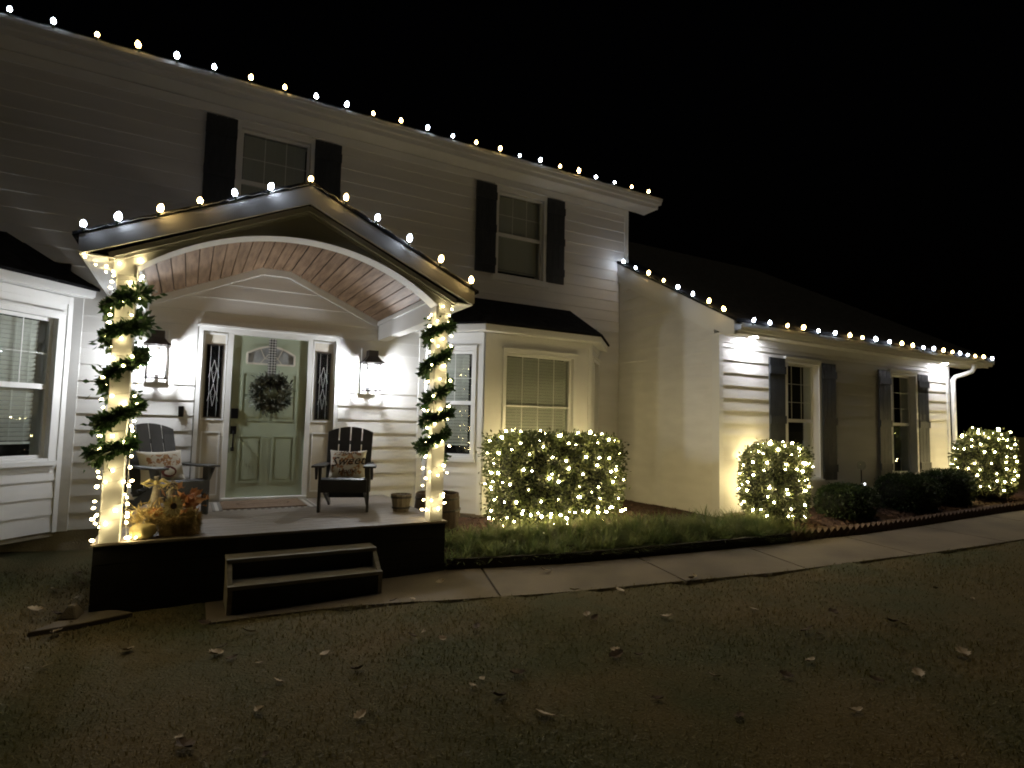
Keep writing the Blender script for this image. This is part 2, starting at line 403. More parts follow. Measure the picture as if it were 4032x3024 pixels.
def window(T, u0, u1, z0, z1, rail, cols=2, rows=2, blind=None, deep=.05, case=.085, sill=True, blind_u=None, sashw=.035, head=0, rh=.028):
    """u0..z1 = visible glass area.  frame, two panes, muntins, blind slats"""
    w_ = thing('window', T(u0, 0, z0), None, None); w_.parent = house; del_props(w_)
    w_.location = Vector(T(u0, 0, z0)) - Vector(WL[house]); WL[w_] = T(u0, 0, z0)
    f = MB(T); c = case; g0 = -deep
    o0, o1, p0, p1 = u0-sashw-c, u1+sashw+c, z0-sashw-c, z1+sashw+c
    f.box((o0, -.01, p0), (o0+c, .035, p1)); f.box((o1-c, -.01, p0), (o1, .035, p1))
    f.box((o0+c, -.01, p1-c), (o1-c, .035, p1)); f.box((o0-.015, -.01, p1), (o1+.015, .055, p1+.025+head))
    f.box((o0-.02, -.01, p0-.02), (o1+.02, .06, p0+.03)); f.box((o0+c, -.01, p0+.03), (o1-c, .03, p0+c))
    for a, b in ((u0-sashw, u0), (u1, u1+sashw)): f.box((a, g0-.03, z0-sashw), (b, g0+.012, z1+sashw)); 
    for a, b in ((z0-sashw, z0), (z1, z1+sashw)): f.box((u0, g0-.03, a), (u1, g0+.010, b))
    # jamb linings
    f.box((u0-sashw-.012, -.25, z0-sashw), (u0-sashw, .0, z1+sashw)); f.box((u1+sashw, -.25, z0-sashw), (u1+sashw+.012, 0, z1+sashw))
    f.box((u0-sashw, -.25, z1+sashw), (u1+sashw, 0, z1+sashw+.012)); f.box((u0-sashw, -.25, z0-sashw-.012), (u1+sashw, 0, z0-sashw))
    f.box((u0, g0-.03, rail-rh), (u1, g0+.008, rail+rh))
    f.build('frame', 'trim', w_)
    MB(T).box((u0, g0-.008, rail+rh), (u1, g0-.004, z1)).build('pane', 'window_glass', w_)
    MB(T).box((u0, g0-.020, z0), (u1, g0-.016, rail-rh)).build('pane', 'window_glass', w_)
    mu = MB(T)
    for i in range(1, cols): u = u0+(u1-u0)*i/cols; mu.box((u-.004, g0-.003, (rail+rh if rh > .02 else z0)), (u+.004, g0+.003, z1))
    for i in range(1, rows): z = rail+(z1-rail)*i/rows; mu.box((u0, g0-.002, z-.004), (u1, g0+.002, z+.004))
    if cols > 1: mu.build('muntins', 'trim', w_)
    MB(T).box((u0-.05, -.29, z0-.05), (u1+.05, -.27, z1+.05)).build('room_dark', 'interior', w_)  # near-black sheet stands in for the unlit room behind the glass
    if blind:
        bu0, bu1 = blind_u or (u0+.01, u1-.01); z = z1-.03
        nsl = 0
        while z > blind:
            q = MB(T); q.add([(bu0, g0-.046, z+.020), (bu1, g0-.046, z+.020), (bu1, g0-.066, z-.020), (bu0, g0-.066, z-.020),
                              (bu0, g0-.049, z+.022), (bu1, g0-.049, z+.022), (bu1, g0-.069, z-.018), (bu0, g0-.069, z-.018)],
                             [(0,1,2,3),(7,6,5,4),(0,4,5,1),(1,5,6,2),(2,6,7,3),(3,7,4,0)])
            q.build('blind_slat', 'blind', w_); z -= .046; nsl += 1
        q = MB(T); q.box((bu0, g0-.085, z-.01), (bu1, g0-.045, z+.015))
        for k in range(3):
            u = bu0+(bu1-bu0)*(.18+.32*k); q.box((u-.003, g0-.044, z), (u+.003, g0-.042, z1))
        q.build('blind_rail', 'blind', w_)
    return w_
def del_props(o):
    for k in ('label', 'category'):
        if k in o.keys(): del o[k]
def shutter(T, u0, u1, z0, z1, m_='shutter'):
    s = MB(T); n = 3; wd = (u1-u0)/n
    for i in range(n): s.box((u0+i*wd+.003, .02, z0), (u0+(i+1)*wd-.003, .042, z1))
    s.box((u0+.01, .02, z0+.01), (u1-.01, .036, z1-.01))
    for z in (z0+.13, (z0+z1)/2-.06, z1-.25): s.box((u0, .043, z), (u1, .062, z+.12))
    return s.build('shutter', m_, house)

Tm = frameT((0, 0, 0), 0)
wall = box_obj('front_wall', 'foundation', house, (-6.5, .30, -.6), (6.82, .45, 5.0))
OP = [(.045, 1.765, -.3, 2.225), (4.06, 5.09, 3.30, 4.86), (.305, 1.335, 3.30, 4.86), (3.04, 6.15, -.4, 2.72), (-4.35, -1.24, -.4, 2.72)]
siding(wall, Tm, -6.4, 6.79, -.24, 4.96, OP)
MB().box((-6.5, -.004, -.6), (6.8, .02, -.24)).build('foundation', 'foundation', house)
# corner boards and friezes on the main wall
tb = MB(); tb.box((6.74, -.03, -.25), (6.82, .0, 4.98)); tb.box((2.90, -.03, -.25), (3.0, 0, 2.45)); tb.box((-1.2, -.03, -.25), (-1.10, 0, 2.45))
tb.box((6.80, 0.0, -.25), (6.826, .1, 4.98)); tb.box((-6.4, -.028, 4.86), (6.74, 0, 4.975))
tb.build('trim_boards', 'trim', house)
box_obj('side_wall', 'siding', house, (6.70, .02, -.5), (6.80, 6, 5.0))
for dx in (3.75, 0.0):
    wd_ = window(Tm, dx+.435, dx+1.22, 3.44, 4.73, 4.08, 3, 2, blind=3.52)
    shutter(Tm, dx-.005, dx+.355, 3.40, 4.835); shutter(Tm, dx+1.305, dx+1.665, 3.40, 4.835)
# main roof
rf = MB(); rf.prism([(-.36, 4.985), (.0, 4.985), (.0, 5.0), (-.36, 5.0)], -6.5, 7.22, 'x'); rf.build('soffit', 'trim', house)
rf = MB(); rf.prism([(-.42, 5.13), (4.0, 7.34), (4.0, 7.42), (-.42, 5.17)], -6.5, 7.24, 'x'); roof = rf.build('roof', 'shingle', house)
box_obj('fascia', 'trim', house, (-6.5, -.362, 4.97), (7.22, -.34, 5.13))
g = MB(); g.prism([(-.365, 5.035), (-.43, 5.03), (-.445, 5.08), (-.462, 5.09), (-.465, 5.135), (-.455, 5.135), (-.44, 5.06), (-.37, 5.055), (-.37, 5.135), (-.364, 5.135)], -6.5, 7.24, 'x'); g.build('gutter', 'trim', house, fix=True)
g = MB(); g.prism([(-.36, 4.972), (0, 4.972), (4, 7.2), (4, 7.33), (-.42, 5.13)], 7.19, 7.215, 'x'); g.build('rake_board', 'trim', house)
g = MB(); g.prism([(0.0, 4.984), (4, 6.99), (4, 7.0), (0, 5.0)], 6.82, 7.19, 'x'); g.build('rake_soffit', 'trim', house)

# bays
def bay(sx):
    pts = [(3.0+sx, 0), (3.65+sx, -.65), (5.54+sx, -.65), (6.19+sx, 0)]
    L45 = .65*math.sqrt(2)
    fac = [(frameT((3.0+sx, 0, 0), R(-45)), L45), (frameT((3.65+sx, -.65, 0), 0), 1.89), (frameT((5.54+sx, -.65, 0), R(45)), L45)]
    bw = MB()
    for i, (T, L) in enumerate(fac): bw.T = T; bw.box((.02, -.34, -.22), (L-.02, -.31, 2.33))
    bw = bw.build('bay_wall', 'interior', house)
    for i, (T, L) in enumerate(fac):
        a, b = ((.2, L-.2) if i != 1 else (.385, 1.505))
        z0, z1 = .589, 2.036
        c = .13
        siding(bw, T, .06, L-.06, -.24, z0-.135)
        p = MB(T)       # flat panels round the window
        p.box((.0, -.01, z0-.14), (a-.05, .016, 2.34)); p.box((b+.05, -.01, z0-.14), (L, .016, 2.34)); p.box((a-.05, -.01, z1+.05), (b+.05, .016, 2.34))
        p.box((a-.05, -.01, z0-.14), (b+.05, .016, z0-.05))
        p.box((.0, -.012, -.25), (.065, .028, 2.335)); p.box((L-.065, -.012, -.25), (L, .028, 2.335))
        p.box((.065, .0, 2.25), (L-.065, .026, 2.335))
        p.build('trim_panel', 'trim', house)
        bl = (a+.012, b-.012) if i == 1 else (a+.01, b-.065)
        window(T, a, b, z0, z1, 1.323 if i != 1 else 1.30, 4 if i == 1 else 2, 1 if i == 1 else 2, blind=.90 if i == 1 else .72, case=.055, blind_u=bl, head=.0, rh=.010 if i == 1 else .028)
    f = MB(); f.prism([(3.0+sx, .2), (3.02+sx, .0), (3.66+sx, -.63), (5.53+sx, -.63), (6.17+sx, 0), (6.19+sx, .2)], -.30, -.235, 'z'); f.build('bay_floor', 'foundation', house, fix=True)
    e = [(2.80+sx, 0), (3.585+sx, -.805), (5.605+sx, -.805), (6.39+sx, 0)]
    MB().prism(e, 2.345, 2.365, 'z').build('bay_soffit', 'trim', house, fix=True)
    fa = MB()
    for p, q in zip(e[:-1], e[1:]): fa.bar((p[0], p[1], 2.40), (q[0], q[1], 2.40), .022, .075)
    fa.build('bay_fascia', 'trim', house)
    o = .035; e2 = [(2.75+sx, 0), (3.57+sx, -.845), (5.62+sx, -.845), (6.44+sx, 0)]
    T0, T1 = (3.62+sx, 0, 2.985), (5.57+sx, 0, 2.985); zl = 2.437
    r = MB(); A = [(x, y, zl) for x, y in e2]; Bv = [(x, y, zl+.03) for x, y in e2]
    r.add(A+Bv+[T0, T1], [(0,3,2,1), (0,1,5,4), (1,2,6,5), (2,3,7,6), (4,5,8), (5,6,9,8), (6,7,9), (0,4,8,9,7,3)])
    r.build('bay_roof', 'shingle', house, fix=True)
bay(0.0); bay(-7.39)

# wing: left wall x=6.646, front y=-2.23
Tl = frameT((6.646, 0, 0), R(-90))     # u runs from y=0 towards -y ; outward is -x
wl = MB().prism([(0, -.5), (0, 3.80), (-2.2, 2.59), (-2.2, -.5)], 6.80, 6.95, 'x').build('wing_side_wall', 'foundation', house, fix=True)
sl = .551; rz = lambda u: 3.98 - sl*u
siding(wl, Tl, .02, 2.2, -.24, 3.75, lim=lambda z: max(0, min(2.2, (3.80-z)/sl)))
MB(Tl).box((0, -.02, -.6), (2.23, .004, -.24)).build('wing_foundation', 'foundation', house)
g = MB(); g.prism([(.02, 3.985), (-2.555, 2.567), (-2.555, 2.36), (-2.40, 2.36), (.02, 3.765)], 6.585, 6.645, 'x'); g.build('rake_fascia', 'trim', house)
g = MB(); g.prism([(.03, 3.755), (-2.18, 2.54), (-2.18, 2.42), (.03, 3.635)], 6.61, 6.630, 'x'); g.build('rake_trim', 'trim', house)
Tw = frameT((0, -2.23, 0), 0)
wf = box_obj('wing_front_wall', 'foundation', house, (6.68, -1.93, -.5), (13.2, -1.8, 2.4))
siding(wf, Tw, 6.70, 13.14, -.17, 2.33, [(8.095, 9.035, .20, 2.19), (11.075, 12.005, .20, 2.19)])
g = MB(); g.box((6.62, -2.262, -.2), (6.705, -2.22, 2.40)); g.box((6.62, -2.22, -.2), (6.645, -2.13, 2.40)); g.box((13.13, -2.262, -.2), (13.215, -2.2, 2.40)); g.box((6.705, -2.256, 2.29), (13.13, -2.225, 2.40))
g.build('wing_trim', 'trim', house)
MB(Tw).box((6.65, -.1, -.6), (13.2, .003, -.17)).build('wing_foundation', 'foundation', house)
box_obj('wing_end_wall', 'siding', house, (13.10, -2.2, -.4), (13.2, 4, 2.4))
for u0 in (8.195, 11.175):
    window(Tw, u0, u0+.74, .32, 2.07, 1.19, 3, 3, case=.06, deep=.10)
    shutter(Tw, u0-.475, u0-.105, .235, 2.15); shutter(Tw, u0+.845, u0+1.215, .235, 2.15)
g = MB(); g.box((6.60, -2.53, 2.40), (14.20, -2.10, 2.418)); g.build('wing_soffit', 'trim', house)
g = MB(); g.prism([(-2.60, 2.53), (3.0, 5.615), (3.0, 5.68), (-2.60, 2.575)], 6.578, 14.22, 'x'); g.build('wing_roof', 'shingle', house)
box_obj('wing_fascia', 'trim', house, (6.60, -2.535, 2.385), (14.20, -2.515, 2.53))
g = MB(); g.prism([(-2.537, 2.415), (-2.60, 2.41), (-2.618, 2.455), (-2.635, 2.46), (-2.64, 2.515), (-2.628, 2.515), (-2.60, 2.43), (-2.545, 2.43), (-2.545, 2.515), (-2.537, 2.515)], 6.66, 14.20, 'x'); g.build('wing_gutter', 'trim', house, fix=True)
ds = [(13.46, -2.59, 2.42), (13.46, -2.59, 2.34), (13.44, -2.56, 2.27), (13.36, -2.44, 2.21), (13.29, -2.34, 2.17), (13.255, -2.31, 2.10), (13.255, -2.31, 2.0), (13.255, -2.31, 0.0), (13.255, -2.34, -.10), (13.27, -2.46, -.15)]
MB().tube(ds, .042, 10).build('downspout', 'trim', house, smooth=True)

# door, sidelights
dr = box_obj('door', 'door_green', house, (.445, -.005, .045), (1.345, .04, 2.075))
dq = MB()
def raised(mb, u0, u1, z0, z1, d, t=.012, w_=.03):
    mb.box((u0, d-t, z0), (u0+w_, d, z1)); mb.box((u1-w_, d-t, z0), (u1, d, z1)); mb.box((u0+w_, d-t, z0), (u1-w_, d, z0+w_)); mb.box((u0+w_, d-t, z1-w_), (u1-w_, d, z1))
for a, b in ((.56, .84), (.95, 1.23)):
    for c, d in ((.22, .82), (1.0, 1.62)):
        q = MB(); raised(q, a, b, c, d, -.0045, .008, .022); q.box((a+.05, -.012, c+.05), (b-.05, -.0045, d-.05)); q.build('door_panel', 'door_green', dr)
q = MB(); arc = [(.61+.57*t, 1.86+.10*math.sin(math.pi*t)) for t in np.linspace(0, 1, 13)]
q.prism([(.61, 1.73)] + arc + [(1.18, 1.73)], -.009, -.005, 'y'); q.build('fanlight', 'frosted_pane', dr, fix=True)
q = MB(); ring = [(.61, -.012, 1.73)] + [(x, -.012, z) for x, z in arc] + [(1.18, -.012, 1.73), (.61, -.012, 1.73)]
for a, b in zip(ring[:-1], ring[1:]): q.bar(a, b, .022, .022, (0, 1, 0))
for a, b in (((.76, 1.73), (.86, 1.86)), ((1.03, 1.73), (.93, 1.86)), ((.76, 1.93), (.82, 1.80)), ((1.03, 1.93), (.97, 1.80)), ((.82, 1.80), (.97, 1.80))): q.bar((a[0], -.011, a[1]), (b[0], -.011, b[1]), .008, .006, (0, 1, 0))
q.build('fanlight_frame', 'cream', dr)
box_obj('keypad', 'black_metal', dr, (.458, -.035, 1.025), (.54, -.005, 1.15), bevel=.006)
q = MB(); q.box((.462, -.025, .83), (.528, -.005, .93)); q.tube([(.495, -.02, .87), (.495, -.065, .84), (.495, -.068, .74), (.495, -.06, .66), (.495, -.02, .635)], .010, 8); q.box((.475, -.02, .62), (.515, -.005, .665)); q.build('handle_set', 'black_metal', dr)
sr = MB()
sr.box((.056, -.04, -.0), (.105, -.0, 2.15)); sr.box((1.705, -.04, 0), (1.755, 0, 2.15)); sr.box((.056, -.041, 2.10), (1.755, 0, 2.15)); sr.box((.04, -.075, 2.15), (1.77, 0, 2.175)); sr.box((.05, -.045, 2.175), (1.76, 0, 2.235))
for a in (.385, 1.345): sr.box((a, -.03, .0), (a+.06, .06, 2.10))
sr.box((.445, -.028, 2.078), (1.345, .06, 2.10)); sr.box((.40, -.09, .0), (1.395, .06, .042))
sr.build('door_surround', 'trim', house)
for a, b in ((.105, .385), (1.405, 1.705)):
    s_ = box_obj('sidelight', 'cream', house, (a, .005, .0), (b, .04, 2.10))
    q = MB(); raised(q, a+.01, b-.01, 1.0, 2.08, .004, .012, .02); raised(q, a+.035, b-.035, .08, .86, .004, .010, .016); q.build('moulding', 'trim', s_)
    m_ = (a+b)/2
    box_obj('pane', 'leaded_glass', s_, (m_-.085, -.004, 1.04), (m_+.085, .0, 1.925))
    box_obj('pane_back', 'interior', s_, (m_-.085, .001, 1.04), (m_+.085, .004, 1.925))
    q = MB(); raised(q, m_-.095, m_+.095, 1.03, 1.935, -.004, .008, .012)
    q.build('pane_frame', 'bronze', s_)
    q = MB()
    for du in (-.045, .045): q.tube([(m_+du, -.006, 1.04), (m_+du, -.006, 1.92)], .0022, 4)
    for zc_, sg in ((1.62, 1), (1.33, -1)):
        for k in (-1, 1): q.tube([(m_, -.006, zc_-.16), (m_+k*.028, -.006, zc_), (m_, -.006, zc_+.12)], .0028, 4)
        q.tube([(m_-.06, -.006, zc_-.1), (m_-.03, -.006, zc_+.03), (m_, -.006, zc_-.05), (m_+.03, -.006, zc_+.03), (m_+.06, -.006, zc_-.1)], .0025, 4)
    q.build('lead_came', 'ring_mark', s_)

# ------------------------------------------------------------------ porch
porch = thing('porch', (.905, -1.15, -.55), 'gabled front porch with arched opening, plank ceiling and deck', 'porch')
deck = MB().box((-.60, -2.27, -.06), (2.415, -.0, -.026)).build('deck', 'wood_dark', porch)
y = -2.30; i = 0
while y < -.02:
    y1 = min(y+.139, -.012)
    o = MB().box((-.628, y, -.024), (2.444, y1, 0)).build('deck_board', 'deck', deck, bevel=.003); y = y1+.005
sk = MB()
for k in range(4):
    z1 = -.027-k*.15; z0 = z1-.146
    sk.box((-.612, -2.285, z0), (2.428, -2.262, z1)); sk.box((-.612, -2.262, z0), (-.59, 0, z1)); sk.box((2.406, -2.262, z0), (2.428, 0, z1))
sk.build('skirt', 'skirt', porch)
for x0 in (-.58, 2.25):
    p = MB().box((x0, -2.29, 0), (x0+.14, -2.15, 2.40)).build('post', 'trim', porch, bevel=.004)
for a, b in ((-.60, -.471), (2.277, 2.41)):
    MB().box((a, -2.13, 2.165), (b, -.03, 2.44)).build('beam', 'trim', porch)
    c, d = (b, b+.02) if a < 0 else (a-.02, a)
    MB().box((c, -2.09, 2.37), (d, -.035, 2.425)).build('beam_trim', 'trim', porch)
cxp = .905; rise = .48; half = 1.365; RR = (half**2+rise**2)/(2*rise); zc0 = 2.30+rise-RR
def archz(x): return zc0 + math.sqrt(max(0, RR*RR-(x-cxp)**2))
xs = [cxp-half + 2*half*k/40 for k in range(41)]
slr = .459
gb = MB(); topz = lambda x: 3.085 - slr*abs(x-cxp)
XS = [-.603]+[-.461]+xs[1:-1]+[2.271]+[2.413]
vs = []
for yy in (-2.302, -2.14):
    for x in XS:
        lo = 2.20 if x in (-.603, 2.413) else archz(x)
        vs += [(x, yy, lo if x not in (-.461, 2.271) else 2.30), (x, yy, topz(x))]
n = len(XS); fs = []
for k in range(n-1):
    for o_, fl in ((0, 1), (2*n, 0)):
        q = (o_+2*k, o_+2*k+2, o_+2*k+3, o_+2*k+1); fs.append(q if fl else q[::-1])
    fs.append((2*k, 2*n+2*k, 2*n+2*k+2, 2*k+2)); fs.append((2*k+1, 2*k+3, 2*n+2*k+3, 2*n+2*k+1))
gb.add(vs, fs)
for a, b in ((-.603, -.461), (2.271, 2.413)): gb.box((a, -2.3015, 2.20), (b, -2.141, 2.305))
# peak fill: small box so the apex of the board closes
gb.prism([(cxp-.2, topz(cxp-.2)-.01), (cxp, topz(cxp)-.001), (cxp+.2, topz(cxp+.2)-.01)], -2.301, -2.141, 'y')
gable = gb.build('gable_board', 'trim', porch, fix=True)
at = MB(); vs = []; fs = []
for k, x in enumerate(xs):
    z = archz(x); nx, nz = (x-cxp)/RR, (z-zc0)/RR
    vs += [(x, -2.318, z), (x-nx*.028, -2.318, z-nz*.028), (x-nx*.028, -2.125, z-nz*.028), (x, -2.125, z)]
for k in range(40):
    a = 4*k; b = a+4; fs += [(a, b, b+1, a+1), (a+1, b+1, b+2, a+2), (a+2, b+2, b+3, a+3), (a+3, b+3, b, a)]
at.add(vs, fs); at.build('arch_trim', 'trim', porch, fix=True)
cm = MB()
for s_ in (-1, 1):
    e = (cxp+s_*1.545, topz(cxp+s_*1.545)); p = (cxp, topz(cxp))
    cm.bar((e[0], -2.325, e[1]-.035), (p[0], -2.325, p[1]-.035), .045, .045); cm.bar((e[0], -2.312, e[1]-.075), (p[0], -2.312, p[1]-.075), .022, .025)
cm.build('crown_moulding', 'trim', porch)
upz = lambda x: 3.255 - .455*abs(x-cxp)
fa = MB()
for s_ in (-1, 1):
    xe = cxp+s_*1.74
    pl = [(cxp, upz(cxp)), (xe, upz(xe)), (xe, upz(xe)-.13), (xe-s_*.03, upz(xe)-.145), (cxp, upz(cxp)-.175)]
    fa.prism(pl, -2.40, -2.365, 'y')
fa.build('rake_fascia', 'trim', porch, fix=True)
rs = MB()
for s_ in (-1, 1):
    xe = cxp+s_*1.72
    rs.prism([(cxp, upz(cxp)-.13), (xe, upz(xe)-.115), (xe, upz(xe)-.13), (cxp, upz(cxp)-.145)], -2.366, -2.29, 'y')
    xo, xi = cxp+s_*1.715, cxp+s_*1.50
    rs.box((min(xo, xi), -2.364, 2.318), (max(xo, xi), 0, 2.33))
rs.build('soffit', 'trim', porch, fix=True)
for s_ in (-1, 1): xo = cxp+s_*1.725; box_obj('eave_fascia', 'trim', porch, (xo-.012, -2.364, 2.315), (xo+.012, 0, 2.44))
for s_ in (-1, 1):
    xe = cxp+s_*1.785; r_ = MB()
    r_.prism([(cxp, upz(cxp)+.005), (xe, upz(xe)+.005), (xe, upz(xe)+.032), (cxp, upz(cxp)+.045)], -2.408, .0, 'y')
    ro = r_.build('roof_slope', 'shingle', porch, fix=True)
# plank ceiling
ceil = MB().prism([(-.47, 2.455), (.732, 2.99), (1.102, 2.99), (2.277, 2.455), (2.277, 2.475), (1.10, 3.01), (.73, 3.01), (-.47, 2.475)], -2.13, 0, 'y').build('ceiling', 'wood_dark', porch, fix=True)
poly = [(-.471, 2.437), (.732, 2.972), (1.080, 2.972), (2.277, 2.437)]
for (a, b) in zip(poly[:-1], poly[1:]):
    L = math.hypot(b[0]-a[0], b[1]-a[1]); n = max(1, round(L/.135)); dx, dz = (b[0]-a[0])/L, (b[1]-a[1])/L
    for k in range(n):
        t0, t1 = L*k/n+.006, L*(k+1)/n-.006; nx, nz = -dz, dx
        jit = random.uniform(0, .002)
        pl = [(a[0]+dx*t0, a[1]+dz*t0+jit), (a[0]+dx*t1, a[1]+dz*t1+jit), (a[0]+dx*t1+nx*.014, a[1]+dz*t1+nz*.014), (a[0]+dx*t0+nx*.014, a[1]+dz*t0+nz*.014)]
        me = MB().prism(pl, -2.12, -.004, 'y'); c = (pl[0][0], random.uniform(-3, 3), random.uniform(-2, 2))
        off = WL[porch]
        me.v = [(x, y, z) for x, y, z in me.v]
        o = me.build('ceiling_plank', 'wood', ceil, fix=True)
        # every plank keeps its own origin so the grain differs
        sh = Vector((random.uniform(-.5, .5), random.uniform(-2, 2), random.uniform(-.5, .5)))
        o.data.transform(Matrix.Translation(-sh)); o.location = sh
# frieze on the wall under the ceiling
ft = MB()
for (a, b) in zip(poly[:-1], poly[1:]): 
    L = math.hypot(b[0]-a[0], b[1]-a[1]); dx, dz = (b[0]-a[0])/L, (b[1]-a[1])/L; nx, nz = dz, -dx
    ft.prism([(a[0]-dx*.02, a[1]-dz*.02), (b[0]+dx*.02, b[1]+dz*.02), (b[0]+dx*.02+nx*.085, b[1]+dz*.02+nz*.085), (a[0]-dx*.02+nx*.085, a[1]-dz*.02+nz*.085)], -.032-.001*abs(dx), -.006, 'y')
ft.build('wall_frieze', 'trim', porch, fix=True)

# steps
st = thing('porch_steps', (.98, -2.55, -.55), 'two tread wooden box steps with black risers below the deck', 'steps')
for z1, y0, y1 in ((-.165, -2.53, -2.29), (-.335, -2.75, -2.50)):
    MB().box((.345, y0, z1-.034), (1.63, y1, z1)).build('tread', 'tread', st, bevel=.004)
for z0, z1, y0 in ((-.335, -.199, -2.512), (-.60, -.369, -2.732)): MB().box((.395, y0, z0), (1.585, y0+.02, z1)).build('riser', 'skirt', st)
for x0 in (.350, 1.59):
    s_ = MB(); s_.prism([(-2.29, -.60), (-2.735, -.60), (-2.745, -.37), (-2.527, -.20), (-2.29, -.20)], x0, x0+.038, 'x'); s_.build('stringer', 'tread', st, fix=True)

# ------------------------------------------------------------------ wall lanterns
def lantern(x, z, label):
    t = thing('wall_lantern', (x, -.03, z), label, 'lantern', 'lanterns beside the door', local=True)
    q = MB(); q.box((-.10, -.03, -.03), (.10, .02, .60)); q.build('mounting_block', 'trim', t, bevel=.004)
    q = MB(); c = -.195; h = .095
    for sx in (-1, 1):
        for sy in (-1, 1): q.box((sx*h-.006, c+sy*h-.006, .02), (sx*h+.006, c+sy*h+.006, .37))
    for sg in (-1, 1): q.box((sg*h-.012, c-h-.02, .0), (sg*h+.012, c+h+.02, .016)); q.box((-h+.012, c+sg*h-.012, .001), (h-.012, c+sg*h+.012, .015))
    q.box((-h-.012, c-h-.012, .37), (h+.012, c+h+.012, .39))
    q.box((-.02, c+h, .30), (.02, 0, .34)); q.box((-.02, c+h, .04), (.02, 0, .06))
    q.build('frame', 'bronze', t)
    q = MB(); pr = [(h+.045, .385), (h+.045, .392), (h+.012, .42), (h-.022, .465), (.066, .48), (.066, .555), (.0, .557)]
    vs = [];
    for r, z_ in pr: vs += [(-r, c-r, z_), (r, c-r, z_), (r, c+r, z_), (-r, c+r, z_)]
    q.add(vs, [(3, 2, 1, 0)] + [(4*i+k, 4*i+(k+1) % 4, 4*i+4+(k+1) % 4, 4*i+4+k) for i in range(len(pr)-1) for k in range(4)])
    q.build('cap', 'bronze', t)
    for sx, sy in ((0, -1), (0, 1), (-1, 0), (1, 0)):
        q = MB()
        if sx: q.box((sx*h-.001, c-h+.006, .02), (sx*h+.001, c+h-.006, .37))
        else: q.box((-h+.006, c+sy*h-.001, .02), (h-.006, c+sy*h+.001, .37))
        q.build('glass_pane', 'lantern_glass', t)
    q = MB(); q.tube([(0, c, .37), (0, c, .285)], .014, 8); q.build('socket', 'cream', t)
    q = MB(); q.lathe([(.010, .285), (.022, .262), (.033, .225), (.033, .20), (.024, .175), (.008, .165)], 12, (0, c, 0)); q.build('bulb', 'lantern_bulb', t, smooth=True)
lantern(-.355, 1.463, 'lit bronze box lantern on the siding beside the doorbell')
lantern(2.15, 1.435, 'lit bronze box lantern on the siding above the rust pillow chair')
bell = thing('doorbell', (-.084, -.015, 1.03), 'small black video doorbell with glowing button on the siding', 'doorbell')
MB().box((-.112, -.045, 1.03), (-.056, -.012, 1.16)).build('body', 'black_metal', bell, bevel=.008)
MB().lathe([(.011, 0), (.011, .003)], 12, (0, 0, 0)).build('button_light', 'led_dot', bell).matrix_local = Matrix.Translation((0, -.032, .035)) @ Matrix.Rotation(R(90), 4, 'X')

# soffit lights on the wing
for x, lb in ((7.22, 'glaring round white soffit light above the rounded lit shrub'), (12.80, 'glaring round white soffit light beside the downspout')):
    t = thing('soffit_light', (x, -2.375, 2.40), lb, 'soffit light', 'soffit lights', local=True)
    q = MB(); q.lathe([(.05, -.004), (.075, -.012), (.08, -.004), (.08, .0)], 20); q.build('trim_ring', 'trim', t)
    q = MB(); q.lathe([(.0, -.02), (.035, -.016), (.049, -.005), (.049, -.003)], 20); q.build('lens', 'soffit_lens', t, smooth=True)

# ------------------------------------------------------------------ big bulb strings
def bulb_mesh(name, mt, s=1.0):
    return MB().lathe([(.005*s, .014*s), (.013*s, .020*s), (.0185*s, .034*s), (.0190*s, .044*s), (.0145*s, .058*s), (.007*s, .067*s), (.001*s, .071*s)], 8).mesh(name, mt, smooth=True)
BC, BW = bulb_mesh('bulb_cool', 'bulb_cool', 1.15), bulb_mesh('bulb_warm', 'bulb_warm', 1.15)
SOC = MB().lathe([(.010, -.022), (.012, -.018), (.012, .012), (.010, .024)], 8).mesh('socket', 'wire_green')
def bulb_string(pts, label, pat, jit=.006, sag=.006, tilt=.28, wm='wire_green'):
    t = thing('bulb_string', pts[0], label, 'string lights', 'strings of large bulbs on the roof edges')
    wp = []
    for a, b in zip(pts[:-1], pts[1:]):
        for k in range(6):
            f = k/6; p = Vector(a).lerp(Vector(b), f); p.z += -.012 - sag*math.sin(math.pi*f) + random.uniform(-jit, jit); p.y += random.uniform(-jit, jit); wp.append(p)
    wp.append(Vector(pts[-1]))
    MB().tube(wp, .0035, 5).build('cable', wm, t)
    for i, p in enumerate(pts):
        warm = pat[i % len(pat)] == 'w'
        rt_ = (random.uniform(-tilt, tilt), random.uniform(-tilt, tilt), random.uniform(0, 6))
        q = Vector(p) - Vector(pts[0])
        o = link('socket', SOC, t); o.location = q; o.rotation_euler = rt_
        o = link('bulb', BW if warm else BC, t); o.location = q; o.rotation_euler = rt_; k_ = random.uniform(.85, 1.25); o.scale = (k_, k_, k_)
mx = [-1.84-.38*3, -1.84-.38*2, -1.84-.38, -1.84, -1.48, -1.1, -.71, -.34, .05, .44, .84, 1.22, 1.6, 1.97, 2.36, 2.74, 3.12, 3.51, 3.9, 4.26, 4.62, 5.01, 5.38, 5.75, 6.14, 6.51, 6.89]
bulb_string([(x, -.474, 5.150) for x in mx], 'string of large alternating white bulbs along the upper storey gutter', 'wccccwwccwwccwwccwwccwwccww'.replace('wcccc', 'cwwcc', 1))
px = [(-.81, 2.51), (-.59, 2.60), (-.31, 2.73), (-.01, 2.87), (.26, 2.99), (.53, 3.11), (.89, 3.275), (1.22, 3.155), (1.53, 3.02), (1.87, 2.86), (2.22, 2.70), (2.59, 2.53)]
